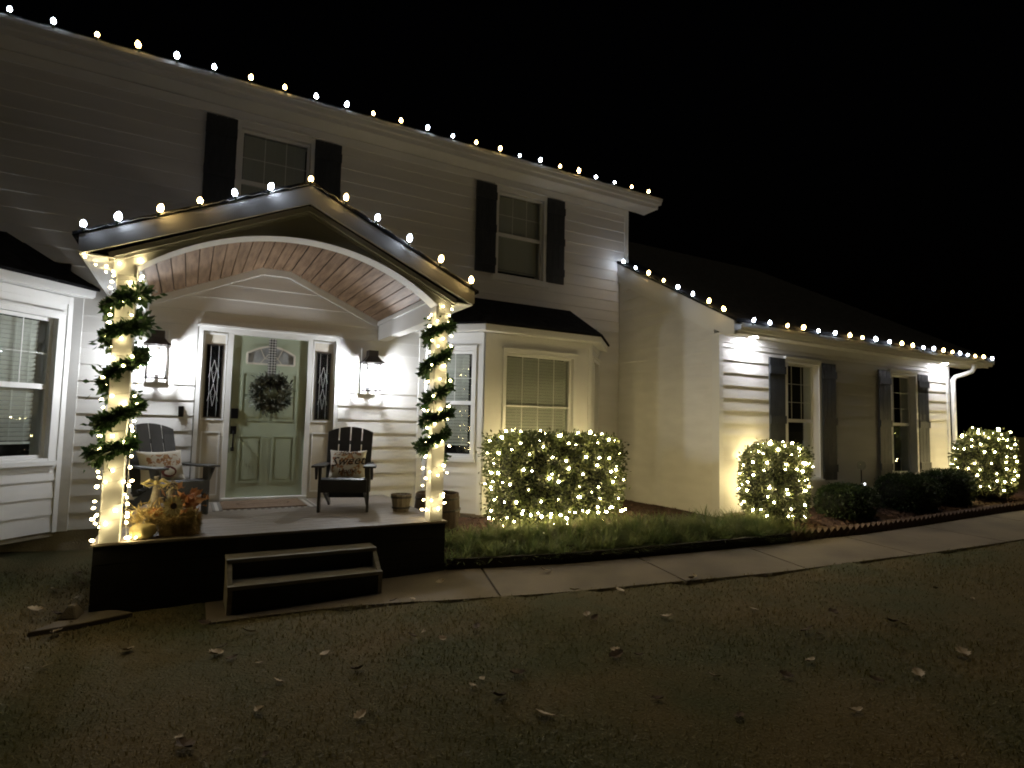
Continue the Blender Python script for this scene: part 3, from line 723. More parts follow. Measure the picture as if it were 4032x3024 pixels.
bulb_string([(x, -2.428, z-.010) for x, z in px], 'string of large bulbs along the porch gable edge', 'ccwwccwwccww', sag=-.010, jit=.010, wm='wire_white')  # pale cable colour imitates glints on wire lit by its bulbs
ry = [-.23, -.55, -.86, -1.2, -1.52, -1.82, -2.12, -2.42]
bulb_string([(6.560, y, 3.98+sl*y+.035) for y in ry], 'string of large bulbs down the sloping rake of the low wing', 'ccwwccww')
wx = [6.86, 7.23, 7.6, 7.98, 8.38, 8.77, 9.18, 9.54, 9.93, 10.33, 10.71, 11.08, 11.44, 11.78, 12.13, 12.47, 12.79, 13.09, 13.40, 13.72, 14.10]
bulb_string([(x, -2.650, 2.525) for x in wx], 'string of large bulbs along the low wing gutter', 'ccww')

# ------------------------------------------------------------------ posts: mini lights and garland
MINI = MB().lathe([(.0020, -.002), (.0075, .004), (.0088, .011), (.0066, .019), (.0015, .024)], 6).mesh('mini_bulb', 'mini_warm', smooth=True)
MINIP = MB().lathe([(.0020, -.002), (.0075, .004), (.0088, .011), (.0066, .019), (.0015, .024)], 6).mesh('mini_bulb', 'mini_post', smooth=True)
MSOC = MB().lathe([(.0035, -.012), (.0040, -.002), (.0035, .004)], 5).mesh('mini_socket', 'wire_green')
def square_pt(cx_, cy_, h, a):   # point on a square of half size h, angle a
    c, s = math.cos(a), math.sin(a); k = h/max(abs(c), abs(s)); return cx_+c*k, cy_+s*k
def orient(o, d):
    o.rotation_mode = 'QUATERNION'; o.rotation_quaternion = Vector(d).to_track_quat('Z', 'Y')
def post_lights(cx_, label, turns, extra=()):
    base = (cx_, -2.22, 0); t = thing('mini_light_string', base, label, 'string lights', 'mini lights wound round the porch posts')
    wp = []; bl = []; n = 84; z0, z1 = .03, 2.33
    a0 = random.uniform(0, 6)
    for k in range(n*4):
        f = k/(n*4-1); a = a0 + turns*2*math.pi*f; z = z0+(z1-z0)*f + .03*math.sin(7*f*6.28)
        x, y = square_pt(cx_, -2.22, .078, a); wp.append((x, y, z))
        if k % 4 == 2:
            d = Vector((x-cx_, y+2.22, random.uniform(-.06, .06))).normalized(); d = (d + Vector((random.uniform(-.6, .6), random.uniform(-.6, .6), random.uniform(-.7, .5)))*.8).normalized()
            bl.append((Vector((x, y, z+random.uniform(-.035, .035))) + Vector((x-cx_, y+2.22, 0)).normalized()*random.uniform(.012, .038), d))
    MB().tube(wp, .002, 4).build('cable', 'wire_white', t)
    for p, d in bl + list(extra):
        o = link('mini_bulb', MINIP, t); o.location = Vector(p)-Vector(base); orient(o, d); s = random.uniform(.9, 1.35); o.scale = (s, s, s)
    return t
ex = [((-.405, -2.275, .16+.15*k), (.5, -1, -.3)) for k in range(6)] + [((-.605, -2.312, .03), (-1, -.5, .2)), ((-.615, -2.30, .20), (-1, -.6, 0)), ((-.61, -2.305, .34), (-1, -.5, 0)), ((-.40, -2.285, .03), (.4, -1, .3)), ((-.60, -2.30, .46), (-1, -.5, 0)), ((-.33, -2.295, .028), (.4, -1, .5))] + [((-.79, -2.345, 2.30), (-.3, -1, -.3)), ((-.745, -2.15, 2.29), (0, -1, -.5)), ((-.70, -1.9, 2.29), (0, -1, -.4)), ((-.66, -2.25, 2.27), (0, -1, -.6)), ((-.61, -2.30, 2.22), (0, -1, -.4))]
pl_ = post_lights(-.51, 'warm mini lights wound round the porch post beside the harvest arrangement', 15, ex)
MB().tube([(-.41, -2.268, 1.0), (-.408, -2.272, .6), (-.41, -2.27, .2), (-.39, -2.28, .02), (-.33, -2.285, .012)], .0028, 5).build('hanging_cable', 'wire_white', pl_)
post_lights(2.32, 'warm mini lights wound round the porch post beside the wooden bucket', 15)

def leaf_cloud(P, Nn, ln, wd, mt, name, jitter=.7, fold=.0):
    """diamond leaves at P growing along Nn"""
    n = len(P); r = rng.normal(size=(n, 3))*jitter; D = Nn + r; D /= np.linalg.norm(D, axis=1)[:, None]
    S = np.cross(D, rng.normal(size=(n, 3))); S /= np.linalg.norm(S, axis=1)[:, None]; Nn2 = np.cross(D, S)
    l = ln*rng.uniform(.65, 1.35, n)[:, None]; w_ = wd*rng.uniform(.7, 1.3, n)[:, None]
    A = P; B = P + D*l*.5 + S*w_ + Nn2*w_*.35; Cc = P + D*l; Dd = P + D*l*.5 - S*w_ + Nn2*w_*.35
    V = np.stack([A, B, Cc, Dd], 1).reshape(-1, 3); b = np.arange(n)*4
    F = np.concatenate([np.stack([b, b+1, b+2], 1), np.stack([b, b+2, b+3], 1)])
    return fastmesh(name, V, F, mt)
def garland(cx_, label, turns, ph):
    base = (cx_, -2.22, 0); t = thing('garland', base, label, 'garland', 'garlands spiralling round the porch posts')
    cl = []; P = []; Nn = []
    for k in range(160):
        f = k/159; a = ph + turns*2*math.pi*f; z = .62 + 1.52*f + .05*math.sin(9*f+ph); rr = .104 + .020*math.sin(23*f)
        cl.append((math.cos(a)*rr, math.sin(a)*rr, z))
    cl = np.array(cl)
    MB().tube(cl.tolist(), .008, 5).build('stem', 'wire_green', t)   # local coordinates: base offset handled below
    t.children[-1].data.transform(Matrix.Translation((cx_, -2.22, 0)))
    for i in range(4200):
        k = rng.integers(0, 160); p = cl[k]; d = np.array([p[0], p[1], 0]); d /= np.linalg.norm(d); d = d*.5 + rng.normal(size=3)*.8; d /= np.linalg.norm(d)
        rr = rng.uniform(0, .064)*(.75+.5*math.sin(k*.21)) * (1 if rng.random() > .12 else 2.0); P.append(p + d*rr); Nn.append(d)
    me = leaf_cloud(np.array(P), np.array(Nn), .060, .016, 'garland_leaf', 'foliage', .4)
    o = link('foliage', me, t)
    return t
garland(-.51, 'leafy green garland spiralling round the porch post beside the harvest arrangement', 4.7, 2.2)
garland(2.32, 'leafy green garland spiralling round the porch post beside the wooden bucket', 5.2, .4)

# ------------------------------------------------------------------ shrubs
def shrub(name, c, hx, hy, z0, z1, label, nl, leaf, ln, pw=4.0, taper=.12, lump=.06, mt='bush_leaf', lights=None, net_label=None, hem=0):
    base = (c[0], c[1], z0); t = thing(name, base, label, 'shrub', 'shrubs along the foundation bed', local=True)
    H = z1-z0; hz = H/2
    def place_(x, y, z):      # unit superellipsoid coordinates to the lumpy tapered shrub
        th = math.atan2(y, x); tp = 1 - taper*(1-z)/2
        lm = 1 + lump*(math.sin(3*th+c[0])*math.cos(2.5*z) + .6*math.sin(7*th+2*z))
        return Vector((x*hx*tp*lm, y*hy*tp*lm, hz + z*hz*(1+.03*math.sin(5*th)+.03*math.sin(6*x+4*y))))
    def surf(th, ph):
        x, y, z = math.cos(ph)*math.cos(th), math.cos(ph)*math.sin(th), math.sin(ph)
        k_ = (abs(x)**pw+abs(y)**pw+abs(z)**pw)**(-1/pw); return place_(x*k_, y*k_, z*k_)
    P = []; Nn = []; ar_ = np.array([hy*hz, hx*hz, hx*hy]); ar_ = ar_/ar_.sum()
    for i in range(nl):
        v = rng.uniform(-1, 1, 3); f_ = rng.choice(3, p=ar_); v[f_] = -1 if rng.random() < .5 else 1
        if f_ == 2 and v[2] < 0: v[2] = 1
        kq = (abs(v)**pw).sum()**(-1/pw); th = math.atan2(v[1], v[0]); p = place_(v[0]*kq, v[1]*kq, v[2]*kq)
        d = (p - Vector((0, 0, hz))); d = Vector((d.x/hx, d.y/hy, d.z/hz)).normalized()
        k = 1 - abs(rng.normal(0, .10)) if rng.random() > .045 else rng.uniform(1.0, 1.09)
        q = Vector((p.x*k, p.y*k, hz+(p.z-hz)*k)); P.append(q); Nn.append(d)
    link('foliage', leaf_cloud(np.array(P), np.array(Nn), leaf, leaf*.28, mt, 'foliage', .75), t)
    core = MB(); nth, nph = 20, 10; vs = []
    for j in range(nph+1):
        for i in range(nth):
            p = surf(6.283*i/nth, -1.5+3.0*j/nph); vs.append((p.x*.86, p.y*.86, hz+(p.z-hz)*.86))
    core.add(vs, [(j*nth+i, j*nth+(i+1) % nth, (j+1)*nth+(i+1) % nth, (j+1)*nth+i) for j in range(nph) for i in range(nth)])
    core.build('inner_core', 'bush_core', t)  # solid near-black core filling the foliage
    q = MB()
    for i in range(5):
        a = i*1.26; q.tube([(math.cos(a)*hx*.25, math.sin(a)*hy*.25, -.05), (math.cos(a)*hx*.4, math.sin(a)*hy*.4, .25)], .015, 5)
    q.build('stem', 'twig', t)
    if lights:
        n = thing('net_lights', base, net_label, 'string lights', 'net lights draped over the shrubs', local=True)
        rws, zlo, spc = lights; wire = MB(); bl = []
        lev = [(zlo + (.90-zlo)*r/(rws-1), 1.0) for r in range(rws)] + [((1-sc_**pw)**(1/pw), sc_) for sc_ in (.70, .36)]
        for r, (zn, sc) in enumerate(lev):
            kz = (1-abs(zn)**pw)**(1/pw) if sc == 1.0 else sc
            ring = [place_(kz*math.cos(t_)/(abs(math.cos(t_))**pw+abs(math.sin(t_))**pw)**(1/pw), kz*math.sin(t_)/(abs(math.cos(t_))**pw+abs(math.sin(t_))**pw)**(1/pw), zn) for t_ in np.linspace(0, 6.28319, 121)]
            wire.tube([q*1.0 for q in ring[::3]], .0018, 4)
            acc = (r % 2)*spc*.5 + random.uniform(0, .04)
            for p0, p1 in zip(ring[:-1], ring[1:]):
                acc += (p1-p0).length
                if acc > spc:
                    acc = random.uniform(-.10, .10); kk = random.uniform(.90, 1.04); p = p0 + Vector((0, 0, random.uniform(-.07, .07)))
                    bl.append(Vector((p.x*kk, p.y*kk, hz+(p.z-hz)*kk)))
        for k in range(hem):      # hem of the net lying on the grass in front
            bl.append(Vector((-hx*.95+2*hx*.95*(k+random.uniform(.2, .8))/hem, -hy-random.uniform(.0, .06), random.uniform(.20, .32))))
        wire.build('net_cable', 'wire_green', n)
        for p in bl:
            d = Vector((p.x/hx, p.y/hy, (p.z-hz)/hz)).normalized() + Vector((random.uniform(-.5, .5), random.uniform(-.5, .5), random.uniform(-.5, .5)))
            o = link('mini_bulb', MINI, n); o.location = p; orient(o, d); s = random.choice((.85, 1.0, 1.2, 1.4, 1.8)); o.scale = (s, s, s)
    return t
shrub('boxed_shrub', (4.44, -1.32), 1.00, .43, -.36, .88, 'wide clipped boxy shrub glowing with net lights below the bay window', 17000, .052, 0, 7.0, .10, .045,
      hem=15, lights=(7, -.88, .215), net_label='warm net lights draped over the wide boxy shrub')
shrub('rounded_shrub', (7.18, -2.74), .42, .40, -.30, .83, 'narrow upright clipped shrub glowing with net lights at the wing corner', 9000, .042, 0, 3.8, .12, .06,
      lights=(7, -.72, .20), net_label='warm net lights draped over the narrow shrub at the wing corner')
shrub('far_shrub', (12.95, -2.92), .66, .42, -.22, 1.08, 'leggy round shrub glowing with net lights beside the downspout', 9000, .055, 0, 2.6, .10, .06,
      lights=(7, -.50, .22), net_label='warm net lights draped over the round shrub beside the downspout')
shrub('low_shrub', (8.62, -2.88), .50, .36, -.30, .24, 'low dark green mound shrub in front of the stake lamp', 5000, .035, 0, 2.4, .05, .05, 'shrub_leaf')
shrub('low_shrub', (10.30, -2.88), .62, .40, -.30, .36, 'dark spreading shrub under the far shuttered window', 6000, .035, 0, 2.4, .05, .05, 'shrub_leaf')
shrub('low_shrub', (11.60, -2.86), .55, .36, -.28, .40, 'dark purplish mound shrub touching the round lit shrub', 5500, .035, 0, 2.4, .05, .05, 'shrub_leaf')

# stake lamp in the bed
t = thing('stake_lamp', (9.48, -2.62, -.24), 'small glass globe garden lamp on a thin stake in the bed', 'garden lamp', local=True)
MB().tube([(0, 0, 0), (0, 0, .66)], .008, 6).build('stake', 'black_metal', t)
MB().lathe([(.02, .66), (.055, .69), (.065, .74), (.05, .79), (.012, .805)], 12).build('globe', 'window_glass', t, smooth=True)
MB().lathe([(.001, .425), (.012, .435), (.012, .447), (.001, .457)], 8, (.04, -.03, 0)).build('light_dot', 'stake_dot', t)

# ------------------------------------------------------------------ border grass (liriope) and lawn blades
def blades(n, px_, py_, hgt, lean, wd, mt, name, zoff=0.0, segs=3, ang=None):
    x = px_; y = py_; z = G(x, y)+zoff; a = rng.uniform(0, 6.283, n) if ang is None else ang; h = hgt*rng.uniform(.55, 1.25, n); le = lean*rng.uniform(.3, 1.4, n)
    dx, dy = np.cos(a), np.sin(a); sx, sy = -dy, dx; V = []
    for s in range(segs+1):
        f = s/segs; ww = wd*(1-f**1.6*.95); ox = dx*le*f*f; oy = dy*le*f*f; oz = h*(f - .35*f*f*np.clip(le/np.maximum(h, 1e-4), 0, 1.5))
        V += [np.stack([x+ox-sx*ww, y+oy-sy*ww, z+oz], -1), np.stack([x+ox+sx*ww, y+oy+sy*ww, z+oz], -1)]
    V = np.stack(V, 1).reshape(-1, 3); b = np.arange(n)[:, None]*(2*(segs+1)); F = []
    for s in range(segs): F.append(np.concatenate([b+2*s, b+2*s+1, b+2*s+3, b+2*s+2], 1))
    return fastmesh(name, V, np.concatenate(F), mt)
nc, per = 280, 50
kx = np.concatenate([rng.uniform(2.52, 6.75, int(nc*.92)), rng.uniform(6.5, 7.0, nc-int(nc*.92))])
ky = yfar(kx)+.10+np.interp(kx, [2.5, 4, 6, 7], [.60, .85, .70, .40])*rng.random(nc)**1.15
lx = np.repeat(kx, per); ly = np.repeat(ky, per); n = len(lx)
la = rng.uniform(0, 6.283, n); lr = .035*np.sqrt(rng.random(n)); lx = lx+np.cos(la)*lr; ly = ly+np.sin(la)*lr
lh = np.repeat(rng.uniform(.75, 1.25, nc), per)
tag(link('border_grass', blades(n, lx, ly, .235*lh, .23*lh, .0072, 'liriope', 'border_grass', .0, 4, la)), 'arching green border grass spilling over the walkway edge', 'grass', kind='stuff')
n = 210000
bx = rng.uniform(-3.5, 13, n); by = rng.uniform(-7.6, -.2, n)
den = (rng.random(n) < np.interp(np.hypot(bx, by+8), [1.5, 3, 6, 12], [1, 1, .8, .25]))
ok = den & ~((by < yfar(bx)+.02) & (by > ynear(bx)+.01) & (bx > .2)) & ~((by > yfar(bx)) & (bx > .25)) & ~((bx > -.66) & (by > -2.32)) & (by < np.where(bx < -.6, -.75, 0))
ok &= ~((bx > .3) & (bx < 1.68) & (by > -2.79))
bx, by = bx[ok], by[ok]
tag(link('lawn_grass', blades(len(bx), bx, by, .034, .036, .0030, 'lawn_blade', 'lawn_grass', -.004, 2)), 'short mottled green and brown lawn grass blades', 'grass', kind='stuff')

# ------------------------------------------------------------------ fallen leaves
def leaf_mesh(seed, mt, L=.06):
    rr = random.Random(seed); N = 9; mb = MB(); ln = L; wd = L*rr.uniform(.45, .8); curl = rr.uniform(.15, .45)
    vs = []; fs = []
    for i in range(N):
        f = i/(N-1); w_ = wd*math.sin(math.pi*min(1, f*.94+.03))**.8*(1+.25*math.sin(f*23+seed)); x = (f-.5)*2*ln; z = curl*ln*(2*f-1)**2
        vs += [(x, -w_, z+w_*curl*.9), (x, 0, z*.7), (x, w_, z+w_*curl*1.1)]
    for i in range(N-1):
        a = 3*i; fs += [(a, a+3, a+4, a+1), (a+1, a+4, a+5, a+2)]
    mb.add(vs, fs); mb.tube([(-ln*1.4, 0, curl*ln*.9), (-ln*.9, 0, curl*ln*.6), (0, 0, .001)], .0015, 4)
    return mb.mesh('fallen_leaf', mt)
LM = [leaf_mesh(i, 'brown_leaf' if i % 3 else 'dark_leaf') for i in range(7)]
LP = [(.19,-2.93),(.47,-3.27),(.24,-3.61),(.33,-3.73),(.48,-3.89),(-.27,-3.27),(1.01,-4.29),(1.5,-3.92),(1.6,-3.9),(1.67,-4.08),(1.99,-3.99),(1.64,-4.78),(1.55,-4.84),(1.86,-4.83),(1.63,-5.03),(.42,-4.55),(.88,-4.87),(.4,-5.01),(1.75,-5.32),(2.63,-4.84),(2.58,-4.91),(2.71,-4.98),(2.9,-5.45),(2.88,-4.18),(2.88,-4.27),(3.53,-3.81),(3.17,-3.59),(6.01,-5.24),(4.8,-5.5),(4.8,-5.58),(4.08,-5.37),(4.09,-5.27),(4.14,-4.77),(3.61,-5.61),(.07,-4.75),(-.77,-1.4),(-.75,-1.8),(-.75,-2.67),(-.7,-2.52),(-.71,-3.35),(.04,-4.65),(3.28,-5.67),(3.69,-5.98),(4.45,-3.84),(4.37,-3.88),(1.63,-3.07),(1.79,-3.11),(3.39,-4.54),(4.61,-5.15),(5.03,-4.19),(5.94,-5.55),(4.0,-6.06),(.29,-3.49),(.88,-3.94),(.55,-4.23),(2.4,-5.49),(2.64,-5.85),(3.23,-6.12),(4.58,-6.05),(-.85,-1.1),(-.95,-1.5),(-1.0,-2.0),(-.82,-2.2),(-1.1,-2.6),(3.3,-2.9),(2.2,-2.75),(7.75,-3.15),(7.9,-3.25),(8.0,-3.05)]
rl = random.Random(5)
for i, (x, y) in enumerate(LP):
    o = link('fallen_leaf', LM[i % 7]); s = rl.uniform(.45, .95)
    o.location = (x, y, float(G(x, y))+.024); o.rotation_euler = (rl.uniform(-.35, .35), rl.uniform(-.3, .3), rl.uniform(0, 6.28)); o.scale = (s, s, s)
    kind_ = 'pale tan' if (i % 7) % 3 else 'dark brown'
    where = 'mulch bed' if (y > yfar(x) and x > 2.4) else ('concrete walkway' if (ynear(x) < y < yfar(x) and x > .3) else ('bare ground beside the deck skirt' if x < -.55 else 'lawn'))
    tag(o, '%s curled dry leaf lying on the %s' % (kind_, where), 'leaf', '%s dry leaves on the %s' % (kind_, where))

# ------------------------------------------------------------------ splash block at the deck corner
q = MB(); q.prism([(-.93, -2.62), (-.63, -2.20), (-.42, -2.30), (-.30, -2.42), (-.62, -2.55)], -.60, -.535, 'z')
t = thing('splash_block', (-.6, -2.45, -.6), 'pale concrete splash block on the grass at the deck corner', 'splash block')
q.build('slab', 'concrete', t, fix=True, bevel=.01)
q = MB(); q.add([(-.80, -2.42, -.536), (-.66, -2.46, -.536), (-.63, -2.28, -.536), (-.74, -2.26, -.536), (-.735, -2.38, -.44), (-.69, -2.39, -.44), (-.68, -2.32, -.44), (-.72, -2.31, -.44)], [(0,3,2,1),(4,5,6,7),(0,1,5,4),(1,2,6,5),(2,3,7,6),(3,0,4,7)]); q.build('raised_rim', 'concrete', t, fix=True, bevel=.015)

# ------------------------------------------------------------------ chairs, pillows
def chair(label, x, y, fx, fy, mt):
    ang = math.atan2(fy, fx) + math.pi/2      # local -Y is forward
    t = thing('adirondack_chair', (x, y, 0), label, 'chair', 'chairs on the porch', rz=ang)
    W = .265; P = lambda nm, mb: mb.build(nm, mt, t, bevel=.003)
    for s in (-1, 1):
        P('front_leg', MB().box((s*W-.014, -.045, 0), (s*W+.014, .045, .50)))
        P('rear_leg', MB().prism([(-.03, .24), (-.03, .345), (.10, .33), (.62, .07), (.66, .0), (.58, .0), (.50, .04)], s*(W-.04)-.014, s*(W-.04)+.014, 'x'))
        P('armrest', MB().prism([(s*(W-.055), -.10), (s*(W+.085), -.10), (s*(W+.085), .12), (s*(W+.02), .60), (s*(W-.04), .60), (s*(W-.055), .1)][::s], .50, .522, 'z'))
        P('arm_bracket', MB().prism([(-.07, .498), (.06, .498), (.0, .36)], s*(W+.04)-.012, s*(W+.04)+.012, 'x'))
        P('arm_post', MB().box((s*(W-.02)-.018, .54, .16), (s*(W-.02)+.018, .58, .50)))
    P('front_apron', MB().box((-W+.015, -.05, .22), (W-.015, -.026, .365)))
    P('rear_stretcher', MB().box((-W+.03, .48, .10), (W-.03, .505, .16)))
    for k in range(6):
        yy = -.02+k*.083; zz = .362-.16*(k*.083)/.45*.9
        P('seat_slat', MB().bar((-W+.015, yy+.03, zz), (W-.015, yy+.03, zz), .072, .018, (0, -.30, 1)))
    tops = [.905, .945, .945, .905]; sw = .118; yb = lambda z: .40 + (z-.2)*.33
    for k in range(4):
        x0 = -2*sw-.018+k*(sw+.012); x1 = x0+sw; fl = [-.010, 0, 0, .010][k]
        xa0, xa1 = x0*1.06, x1*1.06
        lo = [(x0, yb(.2), .2), (x1, yb(.2), .2)]
        zt0 = .955-.9*xa0*xa0; zt1 = .955-.9*xa1*xa1; zm = .955-.9*((xa0+xa1)/2)**2
        vs = []
        for dy in (0, .017):
            vs += [(x0, yb(.2)+dy, .2), (x1, yb(.2)+dy, .2), (xa1, yb(zt1)+dy, zt1), ((xa0+xa1)/2, yb(zm)+dy, zm), (xa0, yb(zt0)+dy, zt0)]
        mb = MB().add(vs, [(0,1,2,3,4), (9,8,7,6,5)] + [(i, i+5, (i+1) % 5+5, (i+1) % 5) for i in range(5)])
        mb.build('back_slat', mt, t, fix=True, bevel=.003)
    for z in (.34, .76): P('back_rail', MB().bar((-.245, yb(z)+.03, z), (.245, yb(z)+.03, z), .022, .05))
    return t, ang
def pillow(name, label, base, ang, mt, S=.40, tilt=R(20), text=None, hgt=None):
    t = thing(name, base, label, 'pillow', 'pillows on the porch chairs', rz=ang); t.rotation_euler = (-tilt*0, 0, ang)
    Hh = hgt or S; n = 18; vs = []; fs = []
    def th(u, v): return .062*(max(0, (1-u**4))*max(0, (1-v**4)))**.62 + .004
    def xy(u, v): 
        pin = 1 - .085*(1-abs(v)**2.2)*abs(u)**3; pin2 = 1 - .10*(1-abs(u)**2.0)*abs(v)**3
        return u*S/2*pin, v*Hh/2*pin2
    rot = Matrix.Rotation(-tilt, 4, 'X')
    def place(x, d, z): q = rot @ Vector((x, d, z+Hh/2)); return q
    for sgn in (-1, 1):
        for j in range(n+1):
            for i in range(n+1):
                u, v = 2*i/n-1, 2*j/n-1; x, z = xy(u, v); vs.append((x, sgn*th(u, v), z+Hh/2))
    N1 = (n+1)**2
    for j in range(n):
        for i in range(n):
            a = j*(n+1)+i; q = (a, a+1, a+n+2, a+n+1); fs += [q, tuple(N1+k for k in q[::-1])]
    for k in range(n):
        for a, b in (((k), (k+1)), (n*(n+1)+k+1, n*(n+1)+k), ((k+1)*(n+1), k*(n+1)), (k*(n+1)+n, (k+1)*(n+1)+n)): fs.append((b, a, a+N1, b+N1))
    o = MB().add(vs, fs).build('cushion', mt, t, smooth=True, fix=True); o.rotation_euler.x = -tilt
    for (txt, size, zc, sh, mt2) in (text or []):
        cu = bpy.data.curves.new('lettering', 'FONT'); cu.body = txt; cu.size = size; cu.shear = sh; cu.align_x = 'CENTER'; cu.align_y = 'CENTER'; cu.offset = .0010; cu.resolution_u = 2
        tmp = bpy.data.objects.new('lettering', cu); col.objects.link(tmp); dg = bpy.context.evaluated_depsgraph_get()
        me = bpy.data.meshes.new_from_object(tmp.evaluated_get(dg)); bpy.data.objects.remove(tmp)
        for v in me.vertices:
            x, z = v.co.x, v.co.y + zc; z += x*.10
            v.co = (x, -th(2*x/S, 2*(z-Hh/2)/Hh)-.0025, z)
        me.materials.clear(); me.materials.append(MT[mt2]); b = link('lettering', me, t); b.rotation_euler.x = -tilt
    return t
ch1, a1_ = chair('black slatted adirondack chair with rust printed pillow right of the door', 1.577, -1.34, -.318, -.948, 'charcoal')
f1 = Vector((-.318, -.948, 0)).normalized()
c1 = Vector((1.577, -1.34, 0)) - f1*.31
pillow('printed_pillow', 'white pillow printed with rust flowers and dark script lettering', (c1.x, c1.y, .335), a1_, 'pillow_print', .43, R(20),
       [('Home', .085, .315, .3, 'coir_mark'), ('Sweet', .155, .205, .35, 'seed'), ('Home', .085, .085, .3, 'coir_mark')], .36)
ch2, a2_ = chair('charcoal slatted adirondack chair behind the harvest arrangement', -.02, -1.11, .55, -.835, 'chair_grey')
f2 = Vector((.55, -.835, 0)).normalized(); c2 = Vector((-.02, -1.11, 0)) - f2*.31
p2 = pillow('leaf_pillow', 'white pillow with orange leaf swag and dark red motif', (c2.x, c2.y, .335), a2_, 'pillow_garland', .48, R(20), None, .35)
q = MB(); ar = [(.03+.085*math.cos(t_)*1.0, .10+.06*math.sin(t_)) for t_ in np.linspace(0, 6.28, 15)[:-1]]
vs = [(x, -.062*(max(0, 1-(2*x/.42)**4)*max(0, 1-(2*(z-.18)/.36)**4))**.62-.0065, z) for x, z in ar]
mat('dark_red', (.10, .018, .015), .8, (.16, .035, .025), 20)
q.add(vs+[(x, y+.002, z) for x, y, z in vs], [tuple(range(14)), tuple(range(27, 13, -1))]); o = q.build('red_motif', 'dark_red', p2); o.rotation_euler.x = -R(20)

# ------------------------------------------------------------------ mats, wreath, pots
t = thing('plaid_mat', (.85, -.47, 0), 'black and white plaid rug lying under the coir doormat', 'rug')
MB().box((.285, -.835, .001), (1.40, -.10, .006)).build('weave', 'plaid', t)
t = thing('coir_doormat', (.83, -.45, .006), 'brown coir doormat with dark oval print at the door', 'doormat')
MB().box((.385, -.79, .0062), (1.285, -.115, .020)).build('pile', 'coir', t, bevel=.004)
q = MB(); el = lambda a, k: (.84+.30*k*math.cos(a), -.44+.17*k*math.sin(a), .0206)
for i in range(36):
    a, b = 6.2832*i/36, 6.2832*(i+.86)/36; q.add([el(a, 1), el(b, 1), el(b, .9), el(a, .9)], [(0, 1, 2, 3)])
q.box((.68, -.46, .0205), (1.0, -.42, .021)); q.build('oval_print', 'coir_mark', t)
wr = thing('wreath', (.905, -.05, 1.36), 'grey green leafy wreath hanging on gingham ribbon on the door', 'wreath', local=True)
n = 2600; a = rng.uniform(0, 6.283, n); rr = .165 + rng.normal(0, .035, n); dd = -.02+rng.normal(0, .022, n)
P = np.stack([np.cos(a)*rr, np.minimum(dd, .03), np.sin(a)*rr], -1); Nn = np.stack([np.cos(a+.5)*.8, -.45*np.ones(n), np.sin(a+.5)*.8], -1)
link('foliage', leaf_cloud(P, Nn, .055, .012, 'wreath_leaf', 'foliage', .5), wr)
MB().tube([(math.cos(t_)*.165, -.01, math.sin(t_)*.165) for t_ in np.linspace(0, 6.283, 33)], .022, 7).build('twig_ring', 'twig', wr)
q = MB()
for x0, dx, y0 in ((-.052, .0, -.002), (-.008, .012, -.010)):
    vs = []
    for k in range(13):
        f = k/12; z = .70-.58*f; yy = y0 + .006*math.sin(f*9+x0*40); xx = x0+dx*f; vs += [(xx, yy, z), (xx+.046, yy-.003, z)]
    q.add(vs, [(2*k, 2*k+1, 2*k+3, 2*k+2) for k in range(12)])
q.build('ribbon', 'gingham', wr)
q = MB()
for s_ in (-1, 1): q.tube([(.03, -.05, .13), (.03+s_*.05, -.07, .165), (.03+s_*.085, -.06, .13), (.03+s_*.045, -.065, .105), (.03, -.055, .128)], [.008, .016, .020, .014, .007], 6); q.tube([(.03, -.055, .125), (.03+s_*.03, -.065, .07), (.03+s_*.055, -.06, .01)], [.008, .014, .010], 5)
q.build('bow', 'black_metal', wr)

def staves(name, loc, prof, n, mt, hoops, label, cat):
    t = thing(name, loc, label, cat, local=True)
    for k in range(n):
        a0, a1 = 6.2832*(k+.03)/n, 6.2832*(k+.97)/n; vs = []
        for r, z in prof:
            for rr in (r, r-.016): vs += [(math.cos(a0)*rr, math.sin(a0)*rr, z), (math.cos(a1)*rr, math.sin(a1)*rr, z)]
        m_ = len(prof); fs = [(0, 1, 3, 2), (4*m_-4, 4*m_-2, 4*m_-1, 4*m_-3)]
        for i in range(m_-1):
            b = 4*i; fs += [(b, b+4, b+5, b+1), (b+2, b+3, b+7, b+6), (b, b+2, b+6, b+4), (b+1, b+5, b+7, b+3)]
        MB().add(vs, fs).build('stave', mt, t, fix=True)
    for r, z in hoops:
        MB().lathe([(r, z-.012), (r+.004, z-.012), (r+.004, z+.012), (r, z+.012)], 28).build('hoop', 'bronze', t)
    MB().lathe([(prof[-1][0]-.02, prof[-1][1]-.05), (.01, prof[-1][1]-.045)], 20).build('soil', 'mulch', t)
    MB().lathe([(prof[0][0]-.004, prof[0][1]+.01), (.01, prof[0][1]+.012)], 20).build('base', mt, t)
    return t
staves('wooden_bucket', (2.20, -1.50, .001), [(.088, 0), (.098, .06), (.122, .195)], 14, 'pot_wood', [(.1005, .045), (.117, .165)], 'small slatted wooden bucket planter on the deck', 'planter')
staves('barrel_planter', (2.765, -1.22, -.37), [(.235, 0), (.275, .17), (.285, .30), (.265, .53)], 18, 'barrel_wood', [(.268, .10), (.290, .33), (.272, .47)], 'dark wooden half barrel planter on mulch beside the deck', 'planter')

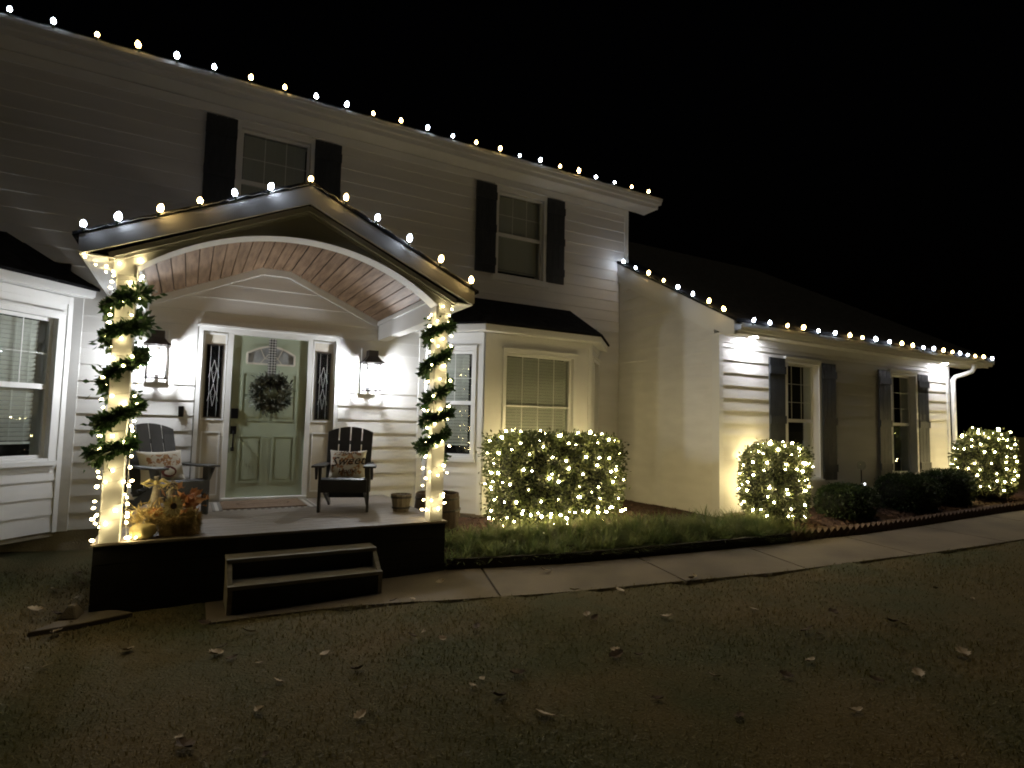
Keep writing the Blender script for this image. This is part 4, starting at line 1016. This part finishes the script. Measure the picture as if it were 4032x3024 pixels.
# ------------------------------------------------------------------ harvest arrangement on the deck
h = thing('harvest_arrangement', (-.14, -2.06, 0), 'harvest arrangement of straw bale, pumpkins, sunflower and autumn leaves on deck', 'decoration', local=True)
def fuzz(n, fx_, ln, wd, mt, name, jit=.8):
    P = []; Nn = []
    for i in range(n): p, d = fx_(); P.append(p); Nn.append(d)
    return link(name, leaf_cloud(np.array(P), np.array(Nn), ln, wd, mt, name, jit), h)
MB().box((-.03, -.14, .0), (.25, .06, .17)).build('straw_bale', 'straw_dark', h, bevel=.03)
def fb():
    f = rng.integers(0, 4); x = rng.uniform(-.03, .25); y = rng.uniform(-.14, .06); z = rng.uniform(.0, .17)
    if f == 0: return (x, -.14, z), (0, -1, 0)
    if f == 1: return (x, y, .17), (0, 0, 1)
    if f == 2: return (.25, y, z), (1, 0, 0)
    return (x, -.14, z), (0, -1, 0)
fuzz(2200, fb, .05, .0022, 'straw_dark', 'loose_straw', .9)
fuzz(700, lambda: (rng.normal((-.11, -.05, .15), (.06, .05, .045)), rng.normal(size=3)+np.array([-.4, -.2, .3])), .085, .005, 'straw', 'raffia', .8)
def pump(c, r, hgt, mt, nm='pumpkin'):
    pr = [(r*.15, hgt*.0), (r*.7, hgt*.05), (r*.97, hgt*.3), (r, hgt*.5), (r*.93, hgt*.72), (r*.6, hgt*.93), (r*.18, hgt*.93)]
    o = MB().lathe(pr, 32, c, .05, 8).build(nm, mt, h, smooth=True); MB().tube([(c[0], c[1], c[2]+hgt*.88), (c[0]+.01, c[1], c[2]+hgt*1.15), (c[0]+.03, c[1], c[2]+hgt*1.25)], [.012, .009, .007], 6).build('pumpkin_stem', 'burlap', o)
pump((-.145, -.13, 0), .095, .135, 'pumpkin'); pump((-.06, -.06, .17), .055, .075, 'orange_gourd'); pump((.20, -.03, .17), .05, .07, 'husk')
sf = MB(); n = 18
for k in range(n):
    a = 6.2832*k/n; c, s = math.cos(a), math.sin(a); dy = -.02 if k % 2 else -.008
    sf.add([(c*.022, dy, s*.022), (c*.06-s*.014, dy-.012, s*.06+c*.014), (c*.098, dy-.002, s*.098), (c*.06+s*.014, dy-.012, s*.06-c*.014)], [(0, 1, 2), (0, 2, 3)])
f_ = sf.build('sunflower', 'petal', h); f_.location = (.06, -.17, .265); f_.rotation_euler = (R(-8), R(6), R(24))
cc = MB().lathe([(.001, -.012), (.018, -.010), (.027, 0), (.02, .004)], 14).build('sunflower_centre', 'seed', f_); cc.rotation_euler.x = R(90); cc.location = (0, -.026, 0)
fuzz(90, lambda: (rng.normal((.17, -.03, .27), (.06, .05, .05)), rng.normal(size=3)*.5+np.array([.3, -.2, .9])), .085, .022, 'autumn_leaf', 'autumn_leaves', .6)
fuzz(40, lambda: (rng.normal((.03, -.02, .24), (.06, .04, .04)), rng.normal(size=3)*.6+np.array([0, -.3, .6])), .08, .016, 'husk', 'corn_husks', .6)
MB().lathe([(.055, .0), (.05, .10), (.03, .26), (.014, .36), (.022, .385)], 12, (-.075, .04, .12)).build('burlap_cone', 'burlap', h)
bw_ = MB()
for s_ in (-1, 1): bw_.tube([(-.075, .02, .45), (-.075+s_*.05, .0, .475), (-.075+s_*.095, .01, .445), (-.075+s_*.055, .01, .425), (-.075, .02, .445)], [.008, .018, .022, .014, .006], 6)
bw_.lathe([(.004, -.022), (.018, -.012), (.02, .0), (.016, .014), (.004, .022)], 8, (-.075, .0, .452)); bw_.build('raffia_bow', 'pumpkin', h)
MB().lathe([(.03, 0), (.035, .09), (.028, .15), (.01, .18)], 10, (.045, .05, .23)).build('corn_doll', 'burlap', h, smooth=True)
fuzz(50, lambda: (rng.normal((.045, .03, .42), (.03, .02, .02)), rng.normal(size=3)*.5+np.array([0, -.3, .5])), .05, .006, 'husk', 'doll_hair', .8)
